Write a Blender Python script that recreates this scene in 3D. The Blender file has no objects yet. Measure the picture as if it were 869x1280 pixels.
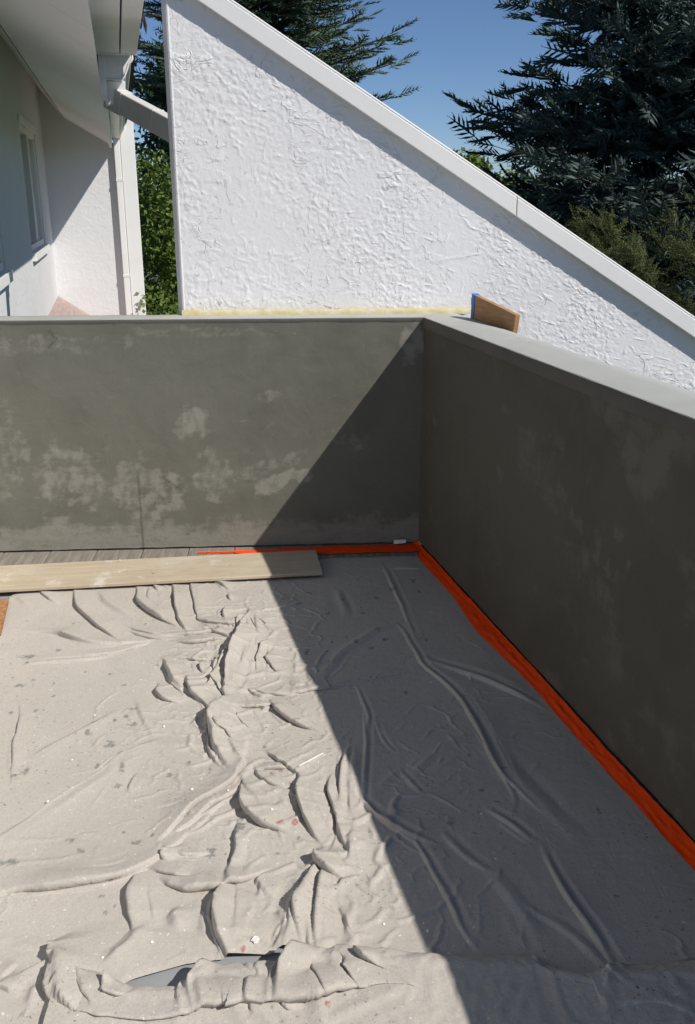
import bpy, math, random
import numpy as np
from mathutils import Vector
rng = np.random.default_rng(7); random.seed(7)
R = math.radians
S = bpy.context.scene
C = S.collection

# ------------------------------------------------------------------ camera, sky, sun, exposure
FPX, HOR, EYE = 1166.0, 395.0, 1.6           # focal length and horizon offset, in pixels of the 869x1280 photograph
PITCH = math.atan(HOR/FPX)
cd = bpy.data.cameras.new('camera'); cam = bpy.data.objects.new('camera', cd); C.objects.link(cam)
cd.sensor_fit = 'VERTICAL'; cd.sensor_height = 36.0; cd.sensor_width = 36.0
cd.lens = 36.0*FPX/1280.0; cd.clip_start = 0.05; cd.clip_end = 2000
cam.location = (0, 0, EYE); cam.rotation_euler = (math.pi/2-PITCH, 0, 0)
S.camera = cam

TOSUN = Vector((0.872, -0.49, 1.0)).normalized()
w = bpy.data.worlds.new('World'); S.world = w; w.use_nodes = True
nt = w.node_tree; nt.nodes.clear()
sky = nt.nodes.new('ShaderNodeTexSky'); sky.sky_type = 'NISHITA'; sky.sun_disc = False
sky.sun_elevation = math.asin(TOSUN.z); sky.sun_rotation = math.atan2(TOSUN.x, TOSUN.y)
sky.altitude = 500; sky.air_density = 0.7; sky.dust_density = 0.3; sky.ozone_density = 6.0
bg = nt.nodes.new('ShaderNodeBackground'); bg.inputs[1].default_value = 0.085
wo = nt.nodes.new('ShaderNodeOutputWorld')
nt.links.new(sky.outputs[0], bg.inputs[0]); nt.links.new(bg.outputs[0], wo.inputs[0])
sd = bpy.data.lights.new('sun', 'SUN'); sd.energy = 4.6; sd.angle = R(0.53); sd.color = (1, .945, .87)
so = bpy.data.objects.new('sun', sd); C.objects.link(so)
so.rotation_euler = (-TOSUN).to_track_quat('-Z', 'Y').to_euler(); so.location = (8, -5, 12)
S.view_settings.view_transform = 'Standard'; S.view_settings.look = 'None'
S.view_settings.exposure = 0.1; S.view_settings.gamma = 1.0; S.view_settings.use_curve_mapping = False
S.render.engine = 'CYCLES'; S.cycles.max_bounces = 6; S.cycles.transparent_max_bounces = 8

# ------------------------------------------------------------------ helpers
def ray(x, y):
    u = (np.asarray(x, float)-434.5)/FPX; v = (np.asarray(y, float)-640)/FPX
    return u, math.cos(PITCH)-v*math.sin(PITCH), -math.sin(PITCH)-v*math.cos(PITCH)
def onz(x, y, z=0.0):                        # a point at height z, surveyed from the photograph
    a, b, c = ray(x, y); t = (z-EYE)/c
    return a*t, b*t
def onY(x, y, Y):
    a, b, c = ray(x, y); t = Y/b
    return float(a*t), Y, float(EYE+c*t)

_perm = {}
def pn(x, y, seed=0):                        # gradient noise, about -1..1
    if seed not in _perm:
        g = np.random.default_rng(1000+seed); _perm[seed] = (g.permutation(256), g.uniform(0, 2*np.pi, 256))
    P, A = _perm[seed]
    x = np.asarray(x, float); y = np.asarray(y, float)
    xi = np.floor(x).astype(int); yi = np.floor(y).astype(int); fx = x-xi; fy = y-yi
    def gr(ix, iy, dx, dy):
        a = A[(P[ix & 255]+iy) & 255]; return np.cos(a)*dx+np.sin(a)*dy
    u = fx*fx*fx*(fx*(fx*6-15)+10); v = fy*fy*fy*(fy*(fy*6-15)+10)
    a = gr(xi, yi, fx, fy); b = gr(xi+1, yi, fx-1, fy); c = gr(xi, yi+1, fx, fy-1); d = gr(xi+1, yi+1, fx-1, fy-1)
    return 1.5*(a+u*(b-a)+v*((c+u*(d-c))-(a+u*(b-a))))
def fbm(x, y, seed=0, o=4, g=.5):
    s = 0; a = 1; n = 0
    for k in range(o): s = s+a*pn(x*2**k, y*2**k, seed+k); n += a; a *= g
    return s/n
def sst(a, b, x):
    t = np.clip((x-a)/(b-a), 0, 1); return t*t*(3-2*t)

def tag(o, label=None, cat=None, group=None, kind=None):
    if label: o['label'] = label
    if cat: o['category'] = cat
    if group: o['group'] = group
    if kind: o['kind'] = kind
    return o
def mesh(name, V, Fc, mat, parent=None, smooth=False, attrs=None):
    V = np.asarray(V, np.float32).reshape(-1, 3); Fc = np.asarray(Fc, np.int32)
    me = bpy.data.meshes.new(name); k = Fc.shape[1]
    me.vertices.add(len(V)); me.vertices.foreach_set('co', V.ravel())
    me.loops.add(Fc.size); me.loops.foreach_set('vertex_index', Fc.ravel())
    me.polygons.add(len(Fc)); me.polygons.foreach_set('loop_start', np.arange(0, Fc.size, k, dtype=np.int32))
    if smooth: me.polygons.foreach_set('use_smooth', np.ones(len(Fc), bool))
    me.update(calc_edges=True); me.validate()
    for n, a in (attrs or {}).items():
        at = me.attributes.new(n, 'FLOAT', 'POINT'); at.data.foreach_set('value', np.asarray(a, np.float32).ravel())
    me.materials.append(mat)
    o = bpy.data.objects.new(name, me); C.objects.link(o); o.parent = parent
    return o
def pym(name, V, Fc, mat, parent=None, bevel=0.0, seg=2, smooth=False):
    me = bpy.data.meshes.new(name); me.from_pydata([tuple(map(float, v)) for v in V], [], Fc); me.update()
    me.materials.append(mat)
    if smooth:
        for p in me.polygons: p.use_smooth = True
    o = bpy.data.objects.new(name, me); C.objects.link(o); o.parent = parent
    if bevel:
        b = o.modifiers.new('bevel', 'BEVEL'); b.width = bevel; b.segments = seg; b.limit_method = 'ANGLE'
    return o
BF = [(0, 3, 2, 1), (4, 5, 6, 7), (0, 1, 5, 4), (1, 2, 6, 5), (2, 3, 7, 6), (3, 0, 4, 7)]
def box(name, x0, x1, y0, y1, z0, z1, mat, parent=None, bevel=0.0):
    V = [(x0, y0, z0), (x1, y0, z0), (x1, y1, z0), (x0, y1, z0), (x0, y0, z1), (x1, y0, z1), (x1, y1, z1), (x0, y1, z1)]
    return pym(name, V, BF, mat, parent, bevel)
def extrude_y(name, prof, y0, y1, mat, parent=None, bevel=0.0, closed=True):
    n = len(prof); V = [(x, y0, z) for x, z in prof]+[(x, y1, z) for x, z in prof]
    Fc = [(i, i+n, (i+1) % n+n, (i+1) % n) for i in range(n)]
    if closed: Fc += [tuple(range(n)), tuple(range(2*n-1, n-1, -1))]
    return pym(name, V, Fc, mat, parent, bevel)
def empty(name, loc=(0, 0, 0), rz=0.0):
    o = bpy.data.objects.new(name, None); C.objects.link(o); o.location = loc; o.rotation_euler = (0, 0, rz); return o
def grid_faces(nu, nv):
    i = np.arange(nu*nv).reshape(nu, nv)
    return np.stack([i[:-1, :-1], i[1:, :-1], i[1:, 1:], i[:-1, 1:]], -1).reshape(-1, 4)
def tube(name, pts, r, mat, parent=None, n=10, flat=1.0):
    V = []; Fc = []; pts = [Vector(p) for p in pts]
    for k, p in enumerate(pts):
        d = (pts[min(k+1, len(pts)-1)]-pts[max(k-1, 0)]).normalized()
        a = d.cross(Vector((0, 0, 1))); a = a.normalized() if a.length > 1e-3 else Vector((1, 0, 0)); b = d.cross(a)
        rr = r[k] if isinstance(r, (list, tuple)) else r
        for j in range(n):
            t = 2*math.pi*j/n; V.append(p+a*rr*math.cos(t)+b*rr*flat*math.sin(t))
    for k in range(len(pts)-1):
        for j in range(n):
            Fc.append((k*n+j, k*n+(j+1) % n, (k+1)*n+(j+1) % n, (k+1)*n+j))
    Fc += [tuple(range(n-1, -1, -1)), tuple(range((len(pts)-1)*n, len(pts)*n))]
    return pym(name, V, Fc, mat, parent, smooth=True)

# ------------------------------------------------------------------ materials
class M:
    def __init__(s, name, base=(.5, .5, .5), rough=.7, spec=.3):
        s.m = bpy.data.materials.new(name); s.m.use_nodes = True; s.t = s.m.node_tree; s.N = s.t.nodes
        s.b = s.N['Principled BSDF']; s.b.inputs['Roughness'].default_value = rough
        s.b.inputs['Specular IOR Level'].default_value = spec
        s.col = None; s.base(base)
    def base(s, c): s.b.inputs['Base Color'].default_value = (*c, 1); s.c0 = c
    def n(s, ty, **k):
        nd = s.N.new('ShaderNode'+ty)
        for a, v in k.items():
            if a.startswith('i_'):
                nd.inputs[a[2:].replace('_', ' ')].default_value = v
            else: setattr(nd, a, v)
        return nd
    def l(s, a, b): s.t.links.new(a, b)
    def coord(s, scale=(1, 1, 1), kind='Object', rot=(0, 0, 0)):
        tc = s.n('TexCoord'); mp = s.n('Mapping'); mp.inputs['Scale'].default_value = scale; mp.inputs['Rotation'].default_value = rot
        s.l(tc.outputs[kind], mp.inputs[0]); return mp.outputs[0]
    def noise(s, scale, detail=4, rough=.55, vec=None, dist=0.0):
        nd = s.n('TexNoise'); nd.inputs['Scale'].default_value = scale; nd.inputs['Detail'].default_value = detail
        nd.inputs['Roughness'].default_value = rough; nd.inputs['Distortion'].default_value = dist
        s.l(vec if vec is not None else s.coord(), nd.inputs['Vector']); return nd.outputs['Fac']
    def ramp(s, fac, a, b, lo=0.0, hi=1.0):
        nd = s.n('MapRange'); nd.interpolation_type = 'SMOOTHSTEP'
        for k, v in zip((1, 2, 3, 4), (a, b, lo, hi)): nd.inputs[k].default_value = v
        s.l(fac, nd.inputs[0]); return nd.outputs[0]
    def mix(s, fac, c, mode='MIX'):
        nd = s.n('Mix', data_type='RGBA', blend_type=mode)
        if isinstance(fac, float): nd.inputs[0].default_value = fac
        else: s.l(fac, nd.inputs[0])
        if s.col is None: nd.inputs[6].default_value = (*s.c0, 1)
        else: s.l(s.col, nd.inputs[6])
        nd.inputs[7].default_value = (*c, 1)
        s.col = nd.outputs[2]; s.l(s.col, s.b.inputs['Base Color']); return s
    def attr(s, name):
        nd = s.n('Attribute', attribute_name=name); return nd.outputs['Fac']
    def math(s, op, a, b):
        nd = s.n('Math', operation=op)
        for k, v in ((0, a), (1, b)):
            if isinstance(v, (int, float)): nd.inputs[k].default_value = v
            else: s.l(v, nd.inputs[k])
        return nd.outputs[0]
    def bump(s, h, strength=.5, dist=.002):
        nd = s.n('Bump'); nd.inputs['Strength'].default_value = strength; nd.inputs['Distance'].default_value = dist
        s.l(h, nd.inputs['Height'])
        if s.b.inputs['Normal'].links: s.l(s.b.inputs['Normal'].links[0].from_socket, nd.inputs['Normal'])
        s.l(nd.outputs[0], s.b.inputs['Normal']); return s

def stucco(name, base, light, dark):
    m = M(name, base, .88, .2)
    m.mix(m.ramp(m.noise(2.2, 6, .6, dist=.6), .42, .68), dark)
    m.mix(m.ramp(m.noise(5.5, 7, .65, dist=1.2), .58, .74, 0, .45), light)
    m.mix(m.ramp(m.noise(90, 3, .6), .3, .7, 0, .25), dark)
    m.bump(m.noise(7, 6, .6, dist=1.0), .5, .006); m.bump(m.noise(160, 3, .6), .35, .0012)
    return m
m_st = stucco('grey_stucco', (.150, .150, .124), (.19, .19, .16), (.126, .125, .103))
def crisp(m, name, amp=.75):
    n1 = m.noise(34, 6, .7, m.coord((1, 1, 1), rot=(0, .5, 0)), 1.5); n2 = m.noise(6, 5, .65, m.coord((1, 1, 5), rot=(0, .7, 0)), .8)
    a_ = m.attr(name); k_ = m.math('ADD', m.math('MULTIPLY', m.math('SUBTRACT', n1, .5), amp), m.math('MULTIPLY', m.math('SUBTRACT', n2, .5), amp))
    return m.math('MULTIPLY', m.ramp(m.math('ADD', a_, k_), .16, .72, 0, .85), m.ramp(a_, 0, .3))
m_st.mix(crisp(m_st, 'dry'), (.25, .247, .212)); m_st.mix(m_st.ramp(m_st.noise(1.0, 6, .7, m_st.coord((14, 1, 60), rot=(0, .9, 0)), 1.0), .62, .72, 0, .5), (.22, .215, .18)); m_st.mix(m_st.ramp(m_st.noise(1.0, 6, .7, m_st.coord((60, 1, 10), rot=(0, .35, 0)), 1.2), .63, .73, 0, .45), (.23, .225, .19)); m_st.mix(m_st.attr('scuff'), (.07, .068, .056))
m_st2 = stucco('grey_stucco_shaded', (.104, .097, .079), (.14, .132, .112), (.088, .082, .067))  # darker copy of the grey stucco, the right wall's shade put into the colour
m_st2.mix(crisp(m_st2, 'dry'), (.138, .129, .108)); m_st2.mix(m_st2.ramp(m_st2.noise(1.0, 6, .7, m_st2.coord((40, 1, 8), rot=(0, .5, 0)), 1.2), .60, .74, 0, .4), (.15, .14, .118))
m_lip = stucco('grey_stucco_edge', (.125, .12, .104), (.155, .15, .132), (.105, .10, .087))  # lip tone darkened, its shade below the coping top painted in
m_cop = stucco('pale_cement', (.40, .41, .39), (.47, .475, .455), (.36, .37, .35))

m_white = M('white_stucco', (.80, .80, .82), .9, .2)
m_white.mix(m_white.ramp(m_white.noise(1.8, 5, .6), .4, .75, 0, .5), (.745, .74, .76))
mw = m_white; v1 = mw.coord((1, 1, 1.7), rot=(0, .6, 0)); v2 = mw.coord((1.8, 1, 1), rot=(0, -.4, 0))
zone = mw.ramp(mw.noise(3.4, 4, .6), .46, .60)
st1 = mw.math('MULTIPLY', mw.ramp(mw.noise(8, 4, .55, v1, .9), .575, .605), zone); st2 = mw.math('MULTIPLY', mw.ramp(mw.noise(14, 4, .58, v2, 1.2), .60, .63), mw.ramp(mw.noise(2.6, 3, .6, v2), .45, .6))
st3 = mw.math('MULTIPLY', mw.ramp(mw.noise(36, 4, .65, v1, .6), .585, .63), zone)
mw.bump(st1, .8, .0036); mw.bump(st2, .8, .0034); mw.bump(st3, .7, .0022)
mw.bump(mw.noise(190, 4, .75), .6, .0022)
m_white.mix(m_white.ramp(m_white.noise(1.0, 6, .7, m_white.coord((5, 1, .8))), .55, .8, 0, .35), (.66, .65, .66)); m_white.mix(m_white.ramp(m_white.noise(120, 4, .7), .64, .72, 0, .4), (.5, .49, .5))
m_hwall = M('house_white_stucco', (.69, .695, .705), .9, .2)
m_hwall.mix(m_hwall.ramp(m_hwall.noise(1.1, 5, .6), .45, .75, 0, .5), (.62, .62, .62))
m_hwall.bump(m_hwall.noise(14, 5, .6, dist=.8), .5, .012)
m_trim = M('white_painted_trim', (.80, .80, .79), .5, .4)
m_trim.mix(m_trim.ramp(m_trim.noise(3, 5, .6), .45, .8, 0, .4), (.70, .69, .66))
m_trim.bump(m_trim.noise(40, 4, .6), .12, .002)
m_soff = M('aged_white_soffit', (.82, .81, .79), .7, .3)
m_soff.mix(m_soff.ramp(m_soff.noise(2.5, 6, .65), .45, .75, 0, .5), (.70, .68, .65))
m_soff.bump(m_soff.noise(25, 4, .6), .2, .003)
m_metal = M('painted_gutter_metal', (.76, .755, .74), .42, .5)
m_metal.mix(m_metal.ramp(m_metal.noise(6, 6, .65), .5, .75, 0, .5), (.60, .575, .53))
m_pipe = M('shaded_drain_pipe', (.56, .55, .53), .5, .3)  # gutter metal made greyer, the pipe's shade put into its colour
m_pipe.mix(m_pipe.ramp(m_pipe.noise(6, 6, .65), .5, .75, 0, .5), (.45, .43, .40))
m_dark = M('dark_joint', (.05, .045, .04), .9, .1)
m_shing = M('brown_shingle', (.10, .085, .075), .95, .1); m_shing.mix(m_shing.ramp(m_shing.noise(30, 4), .4, .7), (.05, .045, .04))
m_red = M('faded_red_roof', (.33, .25, .225), .85, .2)
m_red.mix(m_red.ramp(m_red.noise(6, 5, .6, m_red.coord((6, .6, 6))), .35, .7), (.40, .30, .27))
m_glass = M('window_glass', (.03, .033, .036), .06, .6)
m_curt = M('pale_blind', (.42, .42, .40), .4, .5)
m_foam = M('yellow_foam', (.50, .43, .22), .8, .2)
m_foam.mix(m_foam.ramp(m_foam.noise(25, 5, .6), .35, .7), (.58, .53, .36)); m_foam.bump(m_foam.noise(60, 4, .6), .6, .004)
m_wood = M('plank_wood', (.40, .335, .24), .8, .2)
v = m_wood.coord((1.2, 22, 22)); m_wood.mix(m_wood.ramp(m_wood.noise(2.2, 6, .65, v, .8), .38, .7), (.49, .42, .32))
m_wood.mix(m_wood.ramp(m_wood.noise(5, 7, .7), .56, .66, 0, .75), (.60, .57, .51)); m_wood.mix(m_wood.ramp(m_wood.noise(13, 4, .7), .66, .72, 0, .8), (.20, .17, .13))
m_wood.mix(m_wood.ramp(m_wood.noise(1.6, 6, .7, dist=.6), .42, .62, 0, .55), (.50, .455, .38)); m_wood.mix(m_wood.ramp(m_wood.noise(60, 4, .7), .62, .70, 0, .6), (.24, .20, .15)); m_wood.bump(m_wood.noise(3, 6, .65, v), .3, .003); m_wood.bump(m_wood.noise(70, 4, .6), .3, .002)
m_ply = M('orange_brown_board', (.36, .19, .085), .7, .3)
v = m_ply.coord((3, 3, 30)); m_ply.mix(m_ply.ramp(m_ply.noise(4, 6, .6, v), .35, .7), (.46, .27, .13))
m_card = M('brown_fibre_mat', (.40, .21, .10), .9, .1); m_card.mix(m_card.ramp(m_card.noise(70, 4, .7), .4, .65), (.24, .12, .055)); m_card.bump(m_card.noise(150, 3), .8, .004)
m_blue = M('blue_tape', (.02, .17, .55), .5, .4); m_redp = M('red_tape', (.65, .06, .03), .5, .4)
m_tile = M('weathered_border_board', (.17, .15, .13), .8, .2)
v = m_tile.coord((30, 1.5, 8)); m_tile.mix(m_tile.ramp(m_tile.noise(3, 6, .7, v, .5), .35, .7), (.27, .245, .215)); m_tile.bump(m_tile.noise(3, 6, .7, v), .6, .004)
m_floor = M('blue_grey_membrane', (.27, .285, .30), .6, .3); m_floor.mix(m_floor.ramp(m_floor.noise(6, 5, .6), .4, .7, 0, .5), (.33, .34, .35))
m_film = M('orange_plastic_film', (.93, .070, .004), .55, .12); m_film.bump(m_film.noise(45, 5, .6, dist=1.5), .15, .003)
m_film.mix(m_film.ramp(m_film.noise(14, 5, .6, dist=1), .5, .75, 0, .4), (.80, .05, .004))
m_chalk = M('white_plaster', (.78, .77, .74), .9, .2)
m_cloth = M('drop_cloth_canvas', (.435, .405, .365), .95, .1)
mc = m_cloth
mc.mix(mc.ramp(mc.noise(2.0, 6, .6, dist=.5), .40, .72), (.475, .444, .403))
mc.mix(mc.ramp(mc.noise(9, 6, .65), .52, .78, 0, .35), (.365, .337, .303))
v = mc.coord((1, 1, 1))
wv = mc.noise(330, 2, .5, mc.coord((1, .3, 1))); wv2 = mc.noise(330, 2, .5, mc.coord((.3, 1, 1)))
mc.mix(mc.ramp(mc.math('ADD', wv, wv2), .8, 1.25, 0, .38), (.33, .305, .275))
mc.mix(mc.ramp(mc.noise(75, 4, .7), .645, .70, 0, .75), (.74, .72, .68))          # plaster dust specks
mc.mix(mc.math('MULTIPLY', mc.ramp(mc.noise(95, 3, .6), .63, .69), mc.ramp(mc.noise(2.6, 4), .42, .62, 0, .85)), (.13, .125, .115))
mc.mix(mc.attr('stain'), (.15, .16, .15)); mc.mix(mc.attr('red'), (.30, .07, .07))
mc.bump(mc.math('ADD', wv, wv2), .4, .0012); mc.bump(mc.noise(34, 4, .6), .28, .005); mc.bump(mc.noise(22, 5, .6, mc.coord((1, .3, 1), rot=(0, 0, .7)), .8), .35, .006); mc.bump(mc.noise(26, 5, .6, mc.coord((.3, 1, 1), rot=(0, 0, .4)), .8), .3, .005)

def foliage(name, a, b, trans=.15):
    m = M(name, a, .65, .25); m.mix(m.attr('var'), b)
    if trans:
        t = m.n('BsdfTranslucent'); m.l(m.col, t.inputs[0]); x = m.n('MixShader'); x.inputs[0].default_value = trans
        o = m.N['Material Output']; m.l(m.b.outputs[0], x.inputs[1]); m.l(t.outputs[0], x.inputs[2]); m.l(x.outputs[0], o.inputs[0])
    return m.m
f_spruce = foliage('spruce_needles', (.018, .036, .035), (.105, .145, .130), .05)  # second colour paints sunlit tips onto the dark needles
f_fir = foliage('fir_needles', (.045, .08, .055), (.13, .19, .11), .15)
f_jun = foliage('juniper_scales', (.045, .065, .02), (.15, .165, .06), .1)
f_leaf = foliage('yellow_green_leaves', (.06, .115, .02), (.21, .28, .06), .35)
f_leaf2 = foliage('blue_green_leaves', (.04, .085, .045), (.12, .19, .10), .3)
m_bark = M('bark', (.10, .075, .055), .9, .1); m_bark.bump(m_bark.noise(20, 5), .8, .02)
m_grass = M('lawn', (.05, .085, .025), .95, .1); m_grass.mix(m_grass.ramp(m_grass.noise(.8, 6), .4, .65), (.08, .10, .035))
m_side = M('grey_siding', (.30, .31, .32), .8, .2); m_groof = M('grey_roofing', (.20, .20, .21), .9, .1)

# ------------------------------------------------------------------ setting
g = 400
tag(pym('ground', [(-g, -g, -3), (g, -g, -3), (g, g, -3), (-g, g, -3)], [(0, 1, 2, 3)], m_grass.m), kind='structure')

CN = np.array([.343, 4.228]); LF = np.array([-1.638, 4.100]); RT = np.array([.900, 2.007])
TOP = 1.087
ef = (CN-LF)/np.linalg.norm(CN-LF); nf = np.array([-ef[1], ef[0]])       # far wall: along, and away from the camera
er = (RT-CN)/np.linalg.norm(RT-CN); nr = np.array([-er[1], er[0]])       # right wall: towards the camera, and outwards
AF = math.atan2(ef[1], ef[0]); AR = math.atan2(er[1], er[0])

fl = box('balcony_floor', -2.0, 1.6, -1.2, 4.24, -.14, -.004, m_floor.m); tag(fl, kind='structure')
# weathered border boards laid against the foot of the far wall, each a piece of the floor
tl = None
for k in range(10):
    s1 = -.02-k*.216; s0 = s1-.213
    if tl is None: tl = box('border_board', 0, .213, 0, .17, 0, .012, m_tile.m, bevel=.003)
    else:
        o = tl.copy(); C.objects.link(o); tl2 = o
    o = tl if k == 0 else tl2
    p = CN+ef*s0-nf*.168; o.location = (p[0], p[1], -.003+random.uniform(0, .002)); o.rotation_euler = (0, 0, AF); o.parent = fl

def wall(name, P, ang, L0, L1, thick, h, mat, mcop, lab, dry, scuff, flip, jag, cop):
    """wall in its own frame: x along, face on y = 0 looking to -y (or +y when flip)"""
    root = empty(name, (P[0], P[1], 0), ang); tag(root, lab, 'wall')
    sg = 1 if flip else -1
    nx, nz = int((L1-L0)/.009), 120
    X, Z = np.meshgrid(np.linspace(L0, L1, nx), np.linspace(jag, h, nz), indexing='ij')
    Y = sg*(.0035*fbm(X*3, Z*3, 40, 3)+.0012*fbm(X*11, Z*14, 44, 3))
    Z2 = Z.copy(); Z2[:, 0] += .004*fbm(X[:, 0]*9, X[:, 0]*0, 47, 3)
    Fc = grid_faces(nx, nz)
    if flip: Fc = Fc[:, ::-1]
    face = mesh('wall_face', np.stack([X, Y, Z2], -1), Fc, mat, root, True, dict(dry=dry(X, Z), scuff=scuff(X, Z)))
    b = thick*-sg
    y0, y1 = sorted((b*.12, b))
    box('wall_core', L0, L1, y0, y1, 0.0, h-.004, mat, root)
    # cement coping with a softly worn edge
    nx = int((L1-L0)/.02); t = np.linspace(L0, L1, nx)
    wob = .0025*fbm(t*5, t*0, 60, 4); wob2 = .002*fbm(t*7, t*0, 64, 4)
    pr = [(-cop*1.0 if cop > .005 else .006, h-.046 if cop > .005 else h-.03), (-cop*1.1, h-.010), (-cop*.55, h-.001), (thick*.3, h+.003), (thick*.7, h+.003), (thick*.985, h+.002), (thick+.002, h-.002), (thick+.004, h-.006), (thick+.005, h-.045)]
    V = np.zeros((nx, len(pr), 3))
    for j, (yy, zz) in enumerate(pr):
        V[:, j, 0] = t; V[:, j, 1] = -sg*(yy+wob*(1 if j < 3 else .3)); V[:, j, 2] = zz+wob2
    Fc = grid_faces(nx, len(pr))
    if not flip: pass
    else: Fc = Fc[:, ::-1]
    cp = mesh('coping', V[:, 2:, :], grid_faces(nx, len(pr)-2)[:, ::-1] if not flip else grid_faces(nx, len(pr)-2), mcop, root, True)
    mesh('coping_edge', V[:, :3, :], grid_faces(nx, 3)[:, ::-1] if not flip else grid_faces(nx, 3), m_lip.m, cp, True)
    return root

def blob(X, Z, cx, cz, rx, rz, seed, a=0.0):
    dx, dz = X-cx, Z-cz; u = dx*math.cos(a)+dz*math.sin(a); v = -dx*math.sin(a)+dz*math.cos(a)
    d = np.sqrt((u/rx)**2+(v/rz)**2)+.8*fbm(X*11, Z*11, seed, 5)
    return 1-sst(.55, 1.15, d)
def far_dry(X, Z):
    n = fbm(X*5, Z*5, 3, 5); n2 = fbm(X*24, Z*15, 11, 4)
    d = .62*sst(.02, -.12, Z-.20-.09*n-.05*n2)
    d = np.maximum(d, .45*sst(.05, .0, Z-.07-.02*n2))
    for cx, cz, rx, rz, a, k in [(-1.62, .36, .20, .20, 0, .55), (-1.28, .30, .20, .18, 0, .55), (-1.05, .62, .09, .10, .4, .75), (-.98, .36, .11, .16, 0, .5), (-.68, .33, .11, .06, .6, .85),
                           (-.53, .36, .06, .04, .4, .8), (-.75, .40, .28, .05, .25, .45), (-.05, .96, .07, .12, 0, .7), (-.35, .55, .1, .10, .8, .35), (-.72, .74, .08, .035, .2, .45), (-1.7, .98, .5, .05, 0, .4), (-1.0, 1.03, .5, .03, 0, .35), (-1.9, .5, .12, .3, 0, .4)]:
        d = np.maximum(d, k*blob(X, Z, cx, cz, rx, rz, 21, a)*(.55+.6*sst(-.3, .35, n2)))
    streak = sst(.25, .6, fbm(X*5+Z*9, Z*40-X*30, 17, 3))*sst(.1, .5, fbm(X*2.5, Z*2.5, 19, 2))
    return np.clip(np.maximum(d, .4*streak), 0, 1)
def far_scuff(X, Z):
    s = .6*(1-sst(.0015, .005, np.abs(X+1.315+.004*fbm(Z*9, Z*0, 5, 2))))*sst(.42, .36, Z)
    for (x0, z0, x1, z1) in [(-1.66, 1.05, -1.62, 1.0), (-1.64, .99, -1.66, .97), (-1.2, .36, -1.12, .30)]:
        d = np.hypot(x1-x0, z1-z0); u = ((X-x0)*(x1-x0)+(Z-z0)*(z1-z0))/d; vv = np.abs((X-x0)*(z1-z0)-(Z-z0)*(x1-x0))/d
        s = np.maximum(s, .7*(1-sst(.002, .006, vv))*(u > 0)*(u < d))
    s = np.maximum(s, .5*sst(.45, .6, fbm(X*40, Z*40, 33, 2))*sst(.2, .5, fbm(X*3, Z*3, 35, 2)))
    return s
wall('parapet_wall', CN, AF, -2.05, .0, .150, TOP, m_st.m, m_cop.m, 'sunlit grey stucco parapet wall standing below the white gable, crossed by a diagonal shadow', far_dry, far_scuff, False, .017, .0049)
def r_dry(X, Z):
    n = fbm(X*4, Z*4, 53, 5)
    d = .8*sst(-.1, .4, fbm(X*2.2+.4, Z*3.2, 57, 4))*(.5+.5*sst(-.3, .3, fbm(X*14, Z*7, 59, 4)))*sst(.7, 1.5, X+.3*n)
    d = np.maximum(d, .6*sst(.05, .45, fbm(X*3, Z*4, 71, 4))*sst(-.1, .3, fbm(X*20, Z*12, 73, 3)))
    return d
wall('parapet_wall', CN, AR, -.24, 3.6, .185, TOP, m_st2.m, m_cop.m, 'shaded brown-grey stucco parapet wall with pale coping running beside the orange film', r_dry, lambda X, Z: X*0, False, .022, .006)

# ------------------------------------------------------------------ white gable wall with its rake board
GO = CN+nf*.153                                   # gable face lies just behind the far parapet
GA = empty('gable_wall', (GO[0], GO[1], 0), AF)
tag(GA, 'rough white stucco gable wall with sloping white roof edge behind the parapets', 'wall')
gs0, gs1 = -1.085, 1.9
RK0, RKS = 1.772, -.617                            # rake underside: z = RK0 + RKS*s
def rake(s): return RK0+RKS*s
nx, nz = 620, 280
s = np.linspace(gs0, gs1, nx)[:, None]*np.ones((1, nz)); q = np.linspace(0, 1, nz)[None, :]*np.ones((nx, 1))
zb = np.minimum(.80, rake(s)-.75); Z = zb+(rake(s)+.03-zb)*q
wx = s+.05*fbm(s*6, Z*6, 80, 3); wz = Z+.05*fbm(s*6, Z*6, 84, 3)
mask = sst(-.25, .25, fbm(s*3.2, Z*3.2, 90, 3))
grain = .0010*pn(s*95, Z*95, 91)+.0013*pn(s*48, Z*55, 92)
rot = wx*.8+wz*.6; rot2 = -wx*.6+wz*.8
rd = 1-np.abs(pn(rot*9, rot2*14, 93)); rd = sst(.91, 1.0, rd)*sst(.15, .40, pn(s*15+3, Z*13, 94))
rd2 = 1-np.abs(pn(rot2*7, rot*15, 97)); rd2 = sst(.92, 1.0, rd2)*sst(.15, .40, pn(s*13+9, Z*16, 98))
pl = sst(.10, .15, pn(wx*13, wz*17, 95))*sst(.0, .25, pn(s*5, Z*5, 96))
pl2 = sst(.20, .27, pn(rot*38, rot2*56, 99)); pl3 = sst(.22, .28, pn(rot2*44, rot*66, 104))
g2 = pn(s*33, Z*36, 105)
T = grain*(.4+1.0*mask)+.0006*g2*mask+.0036*rd+.0036*rd2+.0016*pl+.0017*(pl2+pl3)*(.25+.75*mask)+.003*fbm(s*2, Z*2, 100, 2)
T *= .50
T *= sst(gs0, gs0+.03, s)*.9+.1
mesh('stucco_face', np.stack([s, -T, Z], -1), grid_faces(nx, nz), m_white.m, GA, True)
pym('wall_core', [(gs0, .004, -.6), (gs1, .004, -.6), (gs1, .004, rake(gs1)), (gs0, .004, rake(gs0)), (gs0, .16, -.6), (gs1, .16, -.6), (gs1, .16, rake(gs1)), (gs0, .16, rake(gs0))], BF if False else [(0, 1, 2, 3), (7, 6, 5, 4), (0, 4, 5, 1), (1, 5, 6, 2), (2, 6, 7, 3), (3, 7, 4, 0)], m_white.m, GA)
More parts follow.
